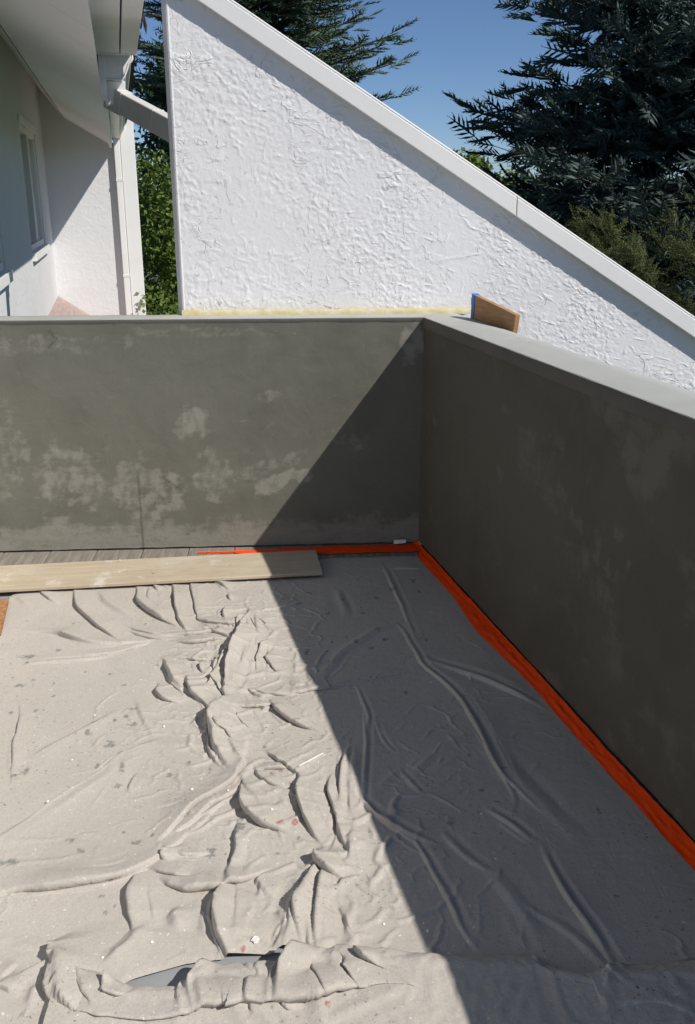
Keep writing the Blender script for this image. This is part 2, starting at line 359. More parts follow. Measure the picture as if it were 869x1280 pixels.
cb0, cb1 = rake(gs0)-.004, -.6
pym('corner_bead', [(gs0-.022, .05, cb1), (gs0-.021, .032, cb1), (gs0-.001, .000, cb1), (gs0+.006, -.003, cb1), (gs0+.011, -.002, cb1), (gs0+.011, .05, cb1)]+[(gs0-.022, .05, cb0), (gs0-.021, .032, cb0), (gs0-.001, .000, cb0), (gs0+.006, -.003, cb0), (gs0+.011, -.002, cb0), (gs0+.011, .05, cb0)],
    [(i, (i+1) % 6, (i+1) % 6+6, i+6) for i in range(6)]+[(5, 4, 3, 2, 1, 0), (6, 7, 8, 9, 10, 11)], m_white.m, GA)
OV = .036; zt = .080
def slope_slab(name, y0, y1, d0, d1, mat, bevel=.004, a=gs0-.06, b=gs1):
    V = [(a, y0, rake(a)+d0), (b, y0, rake(b)+d0), (b, y1, rake(b)+d0), (a, y1, rake(a)+d0), (a, y0, rake(a)+d1), (b, y0, rake(b)+d1), (b, y1, rake(b)+d1), (a, y1, rake(a)+d1)]
    return pym(name, V, BF, mat, GA, bevel)
slope_slab('rake_board', -OV, -.005, 0, zt, m_trim.m, .003, gs0-.06, .418)
slope_slab('rake_board', -OV, -.005, 0, zt, m_trim.m, .003, .421, gs1)
slope_slab('soffit_board', -.004, .22, .02, zt-.01, m_trim.m, 0)
slope_slab('roof_covering', -OV+.004, .26, zt+.002, zt+.012, m_trim.m, .003)

# yellow foam sealing strip on the joint
nfm = 150; t = np.linspace(-1.085, .235, nfm); V = np.zeros((nfm, 6, 3))
hh = .024+.004*fbm(t*8, t*0, 120, 4)
for j, (yy, zz) in enumerate([(.022, 0), (.018, .55), (.005, .95), (-.012, 1.0), (-.026, .6), (-.030, 0)]):
    V[:, j, 0] = t; V[:, j, 1] = .148+.0-.014-yy*-1*.8+.003*fbm(t*12, t*0+j, 123, 3)-.004; V[:, j, 2] = TOP+.001+hh*zz*(1+.12*fbm(t*15, t*0+j, 126, 2))
fo = mesh('foam_strip', V, grid_faces(nfm, 6), m_foam.m, None, True); fo.location = (CN[0], CN[1], 0); fo.rotation_euler = (0, 0, AF)
tag(fo, 'pale yellow foam sealing strip along the foot of the white gable', 'foam strip')

# ------------------------------------------------------------------ house at the left
K = onY(75, 392, 10.5); TH = math.atan(.234)
HS = empty('house', (K[0], K[1], 0), TH)
tag(HS, 'white stucco house with overhanging eave, gutter and narrow windows', 'house')
WZ = -3.0; Y0 = -11.6
# side wall with two window openings, built as panels round the openings
wins = [(-2.62, -1.10, 1.16, 2.15), (-6.12, -4.60, 1.16, 2.15)]
ys = sorted([Y0, 0]+[a for w_ in wins for a in w_[:2]])
for i in range(len(ys)-1):
    a, b = ys[i], ys[i+1]; hit = [w_ for w_ in wins if w_[0] == a]
    if hit:
        box('side_wall', -.2, 0, a, b, WZ, hit[0][2], m_hwall.m, HS); box('side_wall', -.2, 0, a, b, hit[0][3], 2.72, m_hwall.m, HS)
    else: box('side_wall', -.2, 0, a, b, WZ, 2.72, m_hwall.m, HS)
for a, b, z0, z1 in wins:
    wd = empty('window'); wd.parent = HS
    for nm, y0, y1, zz0, zz1 in [('frame', a, b, z0, z0+.05), ('frame', a, b, z1-.05, z1), ('frame', a, a+.05, z0+.05, z1-.05), ('frame', b-.05, b, z0+.05, z1-.05), ('frame', (a+b)/2-.03, (a+b)/2+.03, z0+.05, z1-.05)]:
        box(nm, -.09, -.01, y0, y1, zz0, zz1, m_trim.m, wd, .004)
    box('pane', -.07, -.062, a+.05, (a+b)/2-.03, z0+.05, z1-.05, m_glass.m, wd)
    box('pane', -.052, -.044, (a+b)/2+.03, b-.05, z0+.05, z1-.05, m_curt.m, wd)
    box('sill', -.06, .035, a-.05, b+.05, z0-.07, z0-.002, m_trim.m, wd, .005)
    box('casing', .001, .014, a-.07, b+.07, z1+.002, z1+.06, m_trim.m, wd, .003)
# end wall closing the recess, with its corner column and downspout
pym('end_wall', [(.0, 0, WZ), (.92, 0, WZ), (.92, 0, 2.36), (.74, 0, 2.12), (.23, 0, 2.39), (0, 0, 2.70), (0, .2, WZ), (.92, .2, WZ), (.92, .2, 2.36), (.74, .2, 2.12), (.23, .2, 2.39), (0, .2, 2.70)],
    [(0, 1, 2, 3, 4, 5), (11, 10, 9, 8, 7, 6), (0, 6, 7, 1), (1, 7, 8, 2), (2, 8, 9, 3), (3, 9, 10, 4), (4, 10, 11, 5), (5, 11, 6, 0)], m_hwall.m, HS)
box('corner_column', .785, .935, -.060, .1, WZ, 2.38, m_trim.m, HS, .006)
dsp = box('downspout', .715, .781, -.072, -.004, WZ, 2.20, m_trim.m, HS, .008)
for z in (1.75, .75): box('strap', .712, .784, -.075, -.002, z, z+.03, m_metal.m, dsp, .002)
# eave
extrude_y('soffit', [(-.02, 2.70), (.0, 2.665), (.226, 2.372), (.226, 2.42), (.0, 2.715)], Y0, .2, m_soff.m, HS)
for (ya, yb) in [(Y0, -7.4), (-7.396, -5.0), (-4.996, -2.5), (-2.496, .25)]:
    extrude_y('soffit_panel', [(.236, 2.366), (.672, 2.122), (.672, 2.15), (.236, 2.39)], ya, yb, m_soff.m, HS)
extrude_y('shadow_gap', [(.222, 2.385), (.238, 2.378), (.238, 2.40), (.222, 2.41)], Y0, .2, m_dark.m, HS)
box('fascia', .668, .70, -5.55, .25, 2.085, 2.36, m_soff.m, HS, .003)
# boxed eave over the balcony, nearer than the gutter end
box('eave_board', .60, .776, Y0, -5.60, 2.287, 2.32, m_soff.m, HS, .003)
box('eave_board', .783, .862, Y0, -5.60, 2.284, 2.36, m_soff.m, HS, .003)
box('eave_return', .60, .862, -5.598, -5.575, 2.28, 2.40, m_soff.m, HS, .003)
extrude_y('eave_infill', [(.50, 2.225), (.598, 2.291), (.598, 2.32), (.50, 2.30)], Y0, -5.6, m_soff.m, HS)
# K-style gutter: moulded trough and end cap
kp = [(.703, 2.30), (.703, 2.178), (.775, 2.178), (.792, 2.186), (.803, 2.205), (.808, 2.228), (.817, 2.25), (.832, 2.262), (.838, 2.275), (.838, 2.312), (.826, 2.316)]
ki = [(x-.004 if i > 4 else x+.003 if i < 2 else x, z+.004) for i, (x, z) in enumerate(kp)]
extrude_y('gutter', kp+ki[::-1], -5.5, .3, m_metal.m, HS)
ex = [(x+(.005 if i > 4 else -.005 if i < 2 else 0), z-(.005 if 0 < i < 4 else 0)) for i, (x, z) in enumerate(kp)]
cap = extrude_y('gutter_end_cap', ex, -5.512, -5.495, m_metal.m, HS, .002)
tube('cap_rim', [(x, -5.514, z) for x, z in ex[1:]], .0055, m_metal.m, cap, 8)
ol = pym('gutter_outlet', [(.690, -5.38, 2.06), (.79, -5.38, 2.06), (.79, -5.28, 2.06), (.690, -5.28, 2.06), (.675, -5.40, 2.176), (.80, -5.40, 2.176), (.80, -5.26, 2.176), (.675, -5.26, 2.176)], BF, m_metal.m, HS, .004)
p0 = Vector((.745, -5.33, 2.095)); Rz = lambda v: Vector((v[0]*math.cos(TH)+v[1]*math.sin(TH), -v[0]*math.sin(TH)+v[1]*math.cos(TH), v[2]))
pe = onY(228, 169, 5.05); pe = Rz((pe[0]-K[0], pe[1]-K[1], pe[2]))
dirp = (pe-p0).normalized(); L = (pe-p0).length; sd_ = dirp.cross(Vector((0, 0, 1))).normalized(); up = sd_.cross(dirp)
def bar(name, a, b, hw, hh, mat, par):
    V = [p+sd_*sx*hw+up*sz*hh for p in (a, b) for sx, sz in ((-1, -1), (1, -1), (1, 1), (-1, 1))]
    return pym(name, V, [(0, 3, 2, 1), (4, 5, 6, 7), (0, 1, 5, 4), (1, 2, 6, 5), (2, 3, 7, 6), (3, 0, 4, 7)], mat, par, .006)
pp = bar('drain_pipe', p0, p0+dirp*L, .035, .055, m_pipe.m, HS)
bar('pipe_coupling', p0+dirp*L*.62, p0+dirp*(L*.62+.012), .038, .058, m_pipe.m, pp)
bar('pipe_elbow', p0-dirp*.06, p0+dirp*.10, .039, .060, m_pipe.m, pp)
# roof slab with ragged shingle edge
extrude_y('roof', [(-.3, 2.95), (.868, 2.335), (.868, 2.365), (-.3, 2.99)], Y0, .45, m_shing.m, HS)
rs = random.Random(3)
y = -7.5; k = 0
while y < .3:
    L_ = rs.uniform(.16, .3)
    extrude_y('shingle', [(.55, 2.535), (.868+rs.uniform(.004, .022), 2.36+rs.uniform(-.004, .004)), (.872, 2.374), (.55, 2.552)], y, y+L_-.01, m_shing.m, HS); y += L_
# small lower roof in the recess
pym('lower_roof', [(0, -1.9, .53), (.95, -1.9, -.13), (.95, .0, -.10), (0, 0, .56), (0, -1.9, .49), (.95, -1.9, -.17), (.95, 0, -.14), (0, 0, .52)], [(0, 1, 2, 3), (7, 6, 5, 4), (0, 4, 5, 1), (1, 5, 6, 2), (2, 6, 7, 3), (3, 7, 4, 0)], m_red.m, HS)
# debris hanging from the eave edge
pym('dry_leaf', [(.862, -6.62, 2.30), (.876, -6.615, 2.295), (.884, -6.61, 2.262), (.878, -6.62, 2.226), (.868, -6.612, 2.262)], [(0, 1, 2, 3, 4)], m_dark.m, HS)

# ------------------------------------------------------------------ drop cloths
REG = dict(A=(0, 720, 3.95), B=(200, 720, 3.95), C=(200, 860, 3.342), D=(0, 860, 3.95), E=(0, 1030, 3.62), F=(220, 1030, 3.342), G=(420, 900, 3.62), H=(460, 1080, 2.125), U=(400, 660, 1.853), K=(240, 770, 6.207), L=(230, 1170, 3.476))
def reg(k, pts):
    ox, oy, sc = REG[k]; p = np.array(pts, float)/sc+np.array([ox, oy]); x, y = onz(p[:, 0], p[:, 1]); return np.stack([x, y], 1)
# (region, crest line with the steep side on the left of travel, height, steep width, gentle width)
MAIN = [
 ('A', [(585, 320), (510, 260), (450, 205), (400, 160), (380, 95)], .026, .010, .06), ('A', [(275, 135), (240, 105), (205, 80)], .014, .008, .03),
 ('A', [(665, 335), (560, 345), (450, 335), (370, 305), (310, 285), (220, 280)], .024, .012, .06), ('A', [(700, 345), (620, 370), (540, 390), (450, 390)], .016, .010, .04),
 ('A', [(500, 410), (400, 420), (290, 425), (180, 435)], .010, .010, .05), ('A', [(869, 240), (800, 200), (740, 165), (700, 120), (690, 80)], .028, .010, .06),
 ('A', [(869, 318), (780, 310), (700, 300), (640, 280)], .014, .008, .03), ('A', [(820, 297), (720, 280), (625, 255)], .012, .008, .025), ('A', [(790, 80), (765, 45)], .014, .008, .02), ('A', [(750, 130), (745, 70)], .012, .01, .025),
 ('A', [(869, 620), (820, 590), (795, 550)], .010, .007, .03), ('A', [(650, 210), (600, 165), (540, 130), (500, 90)], .012, .025, .05), ('A', [(150, 150), (90, 105)], .008, .02, .04),
 ('B', [(145, 290), (125, 250), (95, 170), (90, 100), (75, 60)], .024, .010, .04), ('B', [(205, 220), (190, 180), (185, 130), (160, 50)], .018, .008, .05), ('B', [(400, 240), (330, 240), (250, 235), (205, 220)], .022, .010, .04),
 ('B', [(330, 220), (325, 190), (340, 160)], .018, .009, .025), ('B', [(355, 125), (345, 95)], .014, .008, .02), ('B', [(340, 70), (320, 45), (270, 25)], .016, .010, .03),
 ('B', [(320, 315), (290, 305), (230, 325), (150, 335), (100, 330)], .020, .009, .035), ('B', [(410, 310), (340, 285), (260, 270), (180, 295), (150, 290), (0, 300)], .016, .010, .04),
 ('B', [(350, 600), (360, 500), (400, 400), (425, 330), (430, 260), (445, 215)], .048, .014, .05), ('B', [(490, 290), (500, 240), (480, 215)], .018, .008, .02), ('B', [(420, 265), (405, 235), (410, 210)], .018, .008, .02),
 ('B', [(490, 470), (500, 420), (540, 335)], .018, .008, .035), ('B', [(590, 490), (560, 440), (550, 395)], .012, .007, .03), ('B', [(150, 570), (115, 530), (75, 480), (45, 430)], .032, .014, .05),
 ('B', [(235, 418), (150, 412), (60, 408)], .014, .01, .03), ('B', [(250, 625), (210, 570), (160, 520), (135, 500)], .026, .010, .035), ('B', [(230, 580), (290, 510), (330, 420), (360, 360)], .024, .012, .035),
 ('B', [(220, 490), (220, 440)], .018, .008, .02), ('B', [(340, 590), (300, 540), (280, 510)], .016, .008, .03), ('B', [(80, 625), (40, 600), (0, 545)], .012, .007, .04),
 ('B', [(670, 590), (550, 590), (430, 560)], .014, .010, .04), ('B', [(710, 545), (650, 550)], .014, .01, .04), ('B', [(869, 555), (780, 560), (690, 575)], .016, .008, .05), ('B', [(869, 430), (760, 445), (670, 465)], .008, .01, .05), ('B', [(690, 140), (640, 160), (590, 160)], .008, .01, .03),
 ('C', [(300, 340), (290, 310), (262, 250), (255, 190), (270, 120), (300, 65)], .044, .014, .05), ('C', [(340, 235), (300, 205), (275, 170)], .022, .008, .02),
 ('C', [(340, 300), (330, 350), (280, 400), (200, 450), (130, 480), (80, 545), (20, 610)], .026, .010, .045), ('C', [(210, 475), (150, 545), (60, 610)], .012, .008, .03),
 ('C', [(540, 600), (450, 550), (400, 510), (375, 470), (360, 430)], .034, .014, .045), ('C', [(465, 530), (430, 480), (380, 420), (345, 380)], .016, .008, .03),
 ('C', [(520, 415), (450, 400), (415, 370), (405, 345)], .014, .008, .03), ('C', [(550, 330), (480, 335), (410, 345)], .014, .007, .03), ('C', [(600, 370), (560, 330), (510, 300), (465, 280)], .022, .009, .04),
 ('C', [(660, 620), (640, 560), (610, 490), (595, 420), (600, 380)], .032, .010, .05), ('C', [(655, 180), (590, 155), (540, 115), (480, 65)], .022, .009, .045), ('C', [(465, 70), (400, 78), (330, 92)], .014, .008, .035),
 ('C', [(380, 175), (360, 140), (330, 120)], .014, .008, .03), ('C', [(770, 600), (760, 540), (720, 440), (715, 400)], .026, .009, .035), ('C', [(765, 500), (768, 440), (775, 380), (780, 280)], .018, .008, .04),
 ('C', [(80, 65), (30, 35), (10, 5)], .016, .008, .03), ('C', [(215, 120), (215, 70), (165, 5)], .018, .009, .03), ('C', [(215, 250), (100, 245), (0, 240)], .007, .006, .03), ('C', [(110, 490), (0, 505)], .006, .006, .03),
 ('D', [(60, 720), (200, 640), (330, 550), (410, 490), (480, 460), (560, 400), (610, 340), (680, 310)], .018, .020, .05), ('D', [(65, 430), (80, 360), (75, 265), (100, 230), (110, 120)], .010, .006, .04),
 ('D', [(200, 330), (300, 280), (420, 220), (540, 150)], .009, .02, .05), ('D', [(760, 235), (730, 170), (690, 80)], .010, .02, .04), ('D', [(640, 520), (680, 440)], .010, .01, .03), ('D', [(610, 440), (640, 370)], .010, .01, .03),
 ('E', [(760, 120), (700, 160), (620, 205), (540, 235), (420, 255), (300, 270), (180, 285), (80, 290), (0, 315)], .028, .009, .06), ('E', [(580, 175), (500, 200), (380, 210)], .010, .01, .03),
 ('E', [(770, 175), (755, 150), (750, 120)], .024, .010, .03), ('E', [(940, 140), (869, 150), (800, 140)], .014, .008, .025), ('E', [(869, 240), (790, 215), (680, 205)], .016, .010, .03), ('E', [(900, 285), (800, 268), (740, 255)], .014, .008, .03),
 ('E', [(630, 490), (630, 420), (620, 340), (620, 260)], .024, .009, .05), ('E', [(480, 660), (580, 600), (650, 520), (690, 460)], .018, .03, .05), ('E', [(830, 480), (810, 400)], .016, .03, .04),
 ('E', [(318, 640), (310, 590), (290, 540)], .040, .012, .03), ('E', [(420, 905), (385, 840), (345, 770), (332, 700), (342, 650), (335, 570)], .042, .012, .045), ('E', [(335, 800), (300, 740), (318, 640)], .03, .010, .03),
 ('E', [(270, 560), (180, 566), (90, 562)], .006, .006, .02), ('E', [(340, 810), (280, 830), (230, 865)], .016, .009, .035), ('E', [(90, 770), (50, 745), (0, 720)], .012, .008, .03), ('E', [(60, 720), (150, 700), (220, 650), (310, 610)], .014, .02, .04),
 ('E', [(60, 640), (0, 700)], .010, .01, .03), ('E', [(150, 830), (180, 740)], .012, .02, .03),
 ('F', [(340, 215), (260, 240), (200, 258), (100, 258), (0, 250)], .026, .009, .05), ('F', [(420, 310), (380, 260), (350, 225)], .016, .02, .03), ('F', [(225, 230), (260, 160), (275, 110), (270, 20)], .020, .010, .045),
 ('F', [(245, 560), (225, 470), (205, 400), (200, 330), (215, 270)], .040, .012, .05), ('F', [(270, 510), (265, 430), (275, 330), (265, 270)], .012, .008, .03), ('F', [(540, 470), (545, 400), (570, 320), (590, 230), (620, 150)], .034, .010, .03),
 ('F', [(595, 510), (605, 420), (615, 330), (640, 180)], .026, .008, .035), ('F', [(700, 225), (660, 190), (610, 130)], .036, .012, .04), ('F', [(730, 110), (715, 50), (705, 10)], .022, .010, .03), ('F', [(735, 180), (745, 110), (750, 40)], .018, .009, .03),
 ('F', [(760, 480), (720, 410), (690, 350)], .012, .01, .04), ('F', [(690, 320), (710, 230)], .012, .01, .03), ('F', [(450, 550), (480, 490), (520, 420), (550, 290)], .018, .02, .04), ('F', [(130, 470), (125, 380)], .01, .02, .04), ('F', [(430, 430), (500, 300), (520, 220)], .010, .03, .05),
 ('G', [(410, 550), (340, 525), (280, 485), (190, 435), (130, 380)], .032, .010, .05), ('G', [(125, 365), (135, 200), (145, 100), (130, 0)], .018, .008, .05), ('G', [(460, 720), (420, 640), (370, 560)], .018, .008, .045), ('G', [(245, 135), (215, 100), (180, 10)], .012, .007, .04),
 ('G', [(869, 360), (820, 310), (770, 255), (710, 170), (690, 100), (620, 0)], .026, .010, .06), ('G', [(350, 250), (420, 180)], .010, .02, .03), ('G', [(200, 300), (300, 230)], .010, .02, .03), ('G', [(450, 230), (550, 180)], .010, .015, .03), ('G', [(380, 330), (295, 240)], .010, .008, .03), ('G', [(440, 140), (540, 95), (620, 60)], .008, .02, .04),
 ('G', [(869, 540), (790, 470), (700, 420)], .018, .012, .05), ('G', [(720, 700), (620, 650), (550, 590), (490, 530)], .014, .014, .05), ('G', [(520, 495), (360, 515)], .006, .007, .04), ('G', [(30, 480), (40, 380), (35, 290), (55, 150)], .016, .008, .04),
 ('H', [(655, 270), (600, 180), (540, 100), (480, 0)], .032, .010, .05), ('H', [(640, 285), (560, 200), (420, 110)], .018, .02, .04), ('H', [(290, 225), (250, 180), (220, 100), (160, 0)], .018, .010, .05), ('H', [(869, 250), (780, 270), (690, 270)], .012, .008, .04), ('H', [(460, 215), (400, 110), (330, 30)], .012, .03, .05),
 ('U', [(270, 95), (160, 97)], .016, .007, .03), ('U', [(215, 245), (190, 180), (155, 105)], .018, .012, .04), ('U', [(180, 345), (100, 360), (0, 372)], .016, .008, .05), ('U', [(0, 350), (50, 290), (130, 240), (210, 210)], .016, .025, .05), ('U', [(110, 480), (115, 440), (90, 380)], .014, .008, .05),
 ('U', [(430, 580), (380, 480), (330, 400), (285, 355), (240, 320), (205, 260)], .026, .010, .06), ('U', [(540, 430), (470, 390), (380, 350), (280, 320)], .028, .018, .07), ('U', [(560, 690), (470, 600), (400, 520)], .012, .03, .06), ('U', [(60, 200), (40, 150)], .01, .02, .05),
 ('K', [(620, 690), (450, 708), (350, 728)], .016, .007, .035), ('K', [(869, 860), (790, 820), (740, 770), (680, 710), (640, 690)], .020, .008, .04), ('K', [(520, 430), (550, 330), (605, 210)], .018, .007, .03), ('K', [(690, 455), (640, 390), (615, 310)], .014, .006, .025),
 ('K', [(420, 430), (445, 300)], .012, .006, .02), ('K', [(515, 280), (520, 200)], .012, .006, .02), ('K', [(290, 620), (240, 540), (195, 500)], .014, .006, .03), ('K', [(205, 470), (190, 410), (240, 310)], .018, .008, .025), ('K', [(105, 450), (90, 410), (105, 375)], .016, .008, .02),
 ('K', [(320, 285), (325, 240), (290, 225)], .012, .006, .02), ('K', [(400, 160), (330, 190), (250, 150), (160, 110)], .014, .008, .03), ('K', [(570, 570), (500, 575), (440, 560)], .012, .007, .03), ('K', [(600, 660), (520, 630), (440, 580)], .014, .007, .03), ('K', [(860, 590), (750, 600)], .012, .008, .03),
 ('K', [(130, 350), (60, 345), (0, 338)], .014, .007, .03), ('K', [(545, 152), (505, 150)], .012, .005, .02), ('K', [(510, 115), (505, 70), (480, 35)], .016, .006, .015), ('K', [(395, 100), (378, 50), (420, 12)], .018, .006, .02), ('K', [(575, 65), (550, 40), (525, 20)], .014, .006, .02), ('K', [(470, 130), (465, 60)], .012, .005, .012),
 ('K', [(175, 775), (160, 680), (100, 590), (10, 525)], .016, .006, .03), ('K', [(120, 850), (120, 760)], .010, .006, .03), ('K', [(460, 885), (430, 830), (370, 780)], .012, .006, .025), ('K', [(210, 931), (240, 830), (290, 715), (320, 680)], .026, .008, .03), ('K', [(300, 931), (265, 870)], .02, .007, .025), ('K', [(390, 640), (440, 560), (480, 440)], .010, .01, .03),
]
FRONT = [
 ('F', [(869, 690), (760, 680), (700, 695), (560, 730), (440, 750), (340, 750), (230, 740), (100, 780), (0, 815), (-60, 828), (-160, 833), (-250, 822), (-300, 815)], .030, .008, .06),
 ('F', [(75, 770), (85, 690), (130, 640), (180, 600)], .026, .010, .035), ('F', [(440, 740), (490, 660), (560, 530)], .034, .012, .05), ('F', [(360, 700), (375, 610)], .018, .009, .03), ('F', [(630, 720), (600, 660), (580, 640)], .014, .008, .03),
 ('F', [(869, 625), (820, 570), (740, 505)], .028, .010, .05), ('F', [(790, 680), (755, 670), (740, 620)], .022, .009, .03), ('F', [(350, 660), (310, 600)], .014, .015, .03), ('F', [(320, 750), (330, 690)], .014, .01, .025), ('F', [(660, 640), (680, 580), (730, 510)], .014, .02, .04),
 ('F', [(285, 800), (265, 770), (235, 745)], .020, .009, .03), ('F', [(510, 800), (490, 785), (460, 765)], .020, .009, .03), ('F', [(60, 830), (130, 780)], .012, .01, .03), ('F', [(340, 830), (335, 770)], .014, .009, .03),
 ('E', [(590, 800), (520, 800), (490, 770)], .018, .009, .03), ('E', [(515, 770), (525, 720), (545, 705)], .028, .010, .03), ('E', [(820, 860), (850, 760)], .014, .01, .03), ('E', [(470, 860), (430, 770), (385, 640), (370, 600)], .020, .008, .02), ('E', [(445, 860), (408, 770), (365, 620)], .012, .006, .012),
 ('H', [(580, 305), (520, 292), (452, 290)], .026, .009, .03), ('H', [(640, 400), (620, 350), (585, 315)], .022, .009, .03), ('H', [(640, 410), (645, 330), (670, 285), (690, 275)], .032, .012, .05), ('H', [(850, 412), (790, 375), (720, 370), (665, 392)], .026, .012, .06),
 ('H', [(690, 345), (665, 320), (650, 295)], .024, .008, .03), ('H', [(400, 305), (300, 320), (150, 352), (0, 390)], .006, .006, .03), ('H', [(452, 300), (450, 240)], .014, .007, .03), ('H', [(780, 330), (720, 310), (680, 300)], .016, .012, .04), ('H', [(869, 330), (800, 300), (720, 280)], .014, .015, .05),
 ('H', [(150, 350), (60, 300), (0, 245)], .022, .010, .04), ('H', [(240, 400), (420, 345)], .008, .02, .05),
]
def enrich(spec, seed):
    g__ = np.random.default_rng(seed); out = []
    for k, pts, h, ws, wg in spec:
        P = reg(k, pts); shade = k in 'GHU'; a_ = .38 if shade else .80
        L_ = np.linalg.norm(P[1:]-P[:-1], axis=1).sum(); t0 = (P[0]-P[1])/np.linalg.norm(P[0]-P[1]); t1 = (P[-1]-P[-2])/np.linalg.norm(P[-1]-P[-2])
        def turn(v, a): c, s_ = math.cos(a), math.sin(a); return np.array([v[0]*c-v[1]*s_, v[0]*s_+v[1]*c])
        r0, r1 = g__.uniform(-.5, .5, 2); q_ = .22*L_
        E = np.concatenate([[P[0]+t0*q_*.5+turn(t0, r0)*q_*.6, P[0]+t0*q_*.5], P, [P[-1]+t1*q_*.5, P[-1]+t1*q_*.5+turn(t1, r1)*q_*.6]])
        out.append((E, h*a_, ws, wg*(.75 if shade else .85), shade))
        for c_ in range(1 if shade else 2):
            if L_ < .07 or g__.uniform() < .25: continue
            tan = (P[-1]-P[0])/max(np.linalg.norm(P[-1]-P[0]), 1e-6); nn = np.array([-tan[1], tan[0]]); d = g__.uniform(.018, .05)*g__.choice([-1, 1]); i0 = g__.uniform(0, .5)
            D = E+nn*d*np.linspace(g__.uniform(.2, 1.2), g__.uniform(.2, 1.2), len(E))[:, None]+g__.normal(0, .004, E.shape)
            n_ = len(D); lo = int(i0*n_*.6); hi = max(lo+3, int(n_*(1-g__.uniform(0, .35)))); D = D[lo:hi]
            if len(D) >= 2: out.append((D, h*a_*g__.uniform(.25, .5), ws*.9, wg*.5, False))
    return out
def folds(X, Y, spec, amp=1.0, wmin=0.0):
    Hh = np.zeros_like(X); DX = np.zeros_like(X); DY = np.zeros_like(X)
    for P, h, ws, wg, deep in enrich(spec, 77):
        h = h*amp; ws = max(ws*.7, wmin); pad = 5.0*max(wg, ws)
        # refine the polyline
        Q = [P[0]]
        for a, b in zip(P[:-1], P[1:]):
            n = max(1, int(np.linalg.norm(b-a)/.02))
            for i in range(1, n+1): Q.append(a+(b-a)*i/n)
        Q = np.array(Q)
        if len(Q) > 5:
            for _ in range(3): Q[1:-1] = (Q[:-2]+2*Q[1:-1]+Q[2:])/4
        m = (X > Q[:, 0].min()-pad) & (X < Q[:, 0].max()+pad) & (Y > Q[:, 1].min()-pad) & (Y < Q[:, 1].max()+pad)
        if not m.any(): continue
        x = X[m]; y = Y[m]; best = np.full(x.shape, 1e9); sd = np.zeros_like(x); tt = np.zeros_like(x); nxx = np.zeros_like(x); nyy = np.zeros_like(x)
        seg = np.linalg.norm(Q[1:]-Q[:-1], axis=1); cum = np.concatenate([[0], np.cumsum(seg)]); Lt = cum[-1]
        wob = .004*pn(x*9, y*9, 201)
        for i in range(len(seg)):
            dx, dy = (Q[i+1]-Q[i])/max(seg[i], 1e-6)
            u = np.clip((x-Q[i, 0])*dx+(y-Q[i, 1])*dy, 0, seg[i]); ex_ = x-Q[i, 0]-u*dx; ey_ = y-Q[i, 1]-u*dy
            d = np.hypot(ex_, ey_); b = d < best; best[b] = d[b]
            cr = -(dx*ey_-dy*ex_)                      # >0 : right of travel (gentle side)
            sd[b] = np.where(cr[b] >= 0, d[b], -d[b]); tt[b] = (cum[i]+u[b])/Lt; nxx[b] = -dy; nyy[b] = dx
        ss = sd+wob*.5
        rs_ = np.sqrt(ss**2+(.28*ws)**2)-.28*ws
        prof = np.where(ss >= 0, .45*np.exp(-rs_/(wg*.45))+.55*np.exp(-rs_/(wg*1.5)), np.exp(-np.abs(ss/(ws*.85))**1.7))
        trough = -.22*np.exp(-((ss+2.2*ws)/(1.6*ws))**2)
        if deep: trough = trough-.75*np.exp(-((ss-2.1*ws)/(.9*ws))**2)
        e = np.minimum(1, (tt/.34))**1.1*np.minimum(1, ((1-tt)/.34))**1.1
        var = .95+.25*pn(x*6+h*1000, y*6, 203)
        hh = h*e*var
        Hh[m] = np.maximum(Hh[m], hh*prof)+.35*np.minimum(Hh[m], hh*prof)+hh*trough
        crest = np.exp(-(ss/(ws*1.8))**2)*hh*(.6+.6*np.clip(-nyy, 0, 1))
        DX[m] += nxx*crest; DY[m] += nyy*crest
    return Hh, DX, DY
CR = reg('B', [(445, 215), (400, 400), (350, 600)]).tolist()+reg('C', [(260, 240), (330, 350), (420, 480), (560, 560)]).tolist()+reg('F', [(640, 150), (640, 350), (600, 520)]).tolist()
def crumple(X, Y):
    cr = np.zeros_like(X)
    for a_, b_ in zip(CR[:-1], CR[1:]):
        for f in (0, .33, .67): cr = np.maximum(cr, np.exp(-(((X-(a_[0]+(b_[0]-a_[0])*f))/.24)**2+((Y-(a_[1]+(b_[1]-a_[1])*f))/.22)**2)))
    return cr
def eps(X, Y): return .004+.009*sst(.1, .5, pn(X*1.7+3, Y*1.7, 240))+.024*crumple(X, Y)
def small(X, Y):
    cr = crumple(X, Y)
    wxx = X+.05*pn(X*4, Y*4, 7)+.015*pn(X*11, Y*11, 17); wyy = Y+.05*pn(X*4+5, Y*4, 8)+.015*pn(X*11, Y*11+7, 18)
    a = wxx*.8+wyy*.6; b = -wxx*.6+wyy*.8; c = wxx*.35-wyy*.94; d = wxx*.94+wyy*.35
    n = .006*fbm(X*2.5, Y*2.5, 210, 3)+.003*fbm(a*5, b*11, 214, 4)
    r1 = (1-np.abs(pn(a*3.5, b*9, 219)))**5*sst(-.1, .45, pn(X*2.2, Y*2.2, 220))
    r2 = (1-np.abs(pn(c*4, d*10, 222)))**6*sst(.0, .4, pn(X*3.1+2, Y*3.1, 223))
    r3 = (1-np.abs(pn(d*9, c*16, 225)))**4
    r4 = (1-np.abs(pn(b*11, a*19, 227)))**4
    return n+(.005+.007*cr)*r1+(.005+.008*cr)*r2+(.0012+.0065*cr)*r3*sst(-.2, .3, pn(X*6, Y*6, 229))+(.001+.006*cr)*r4*sst(-.1, .3, pn(X*5, Y*7, 231))
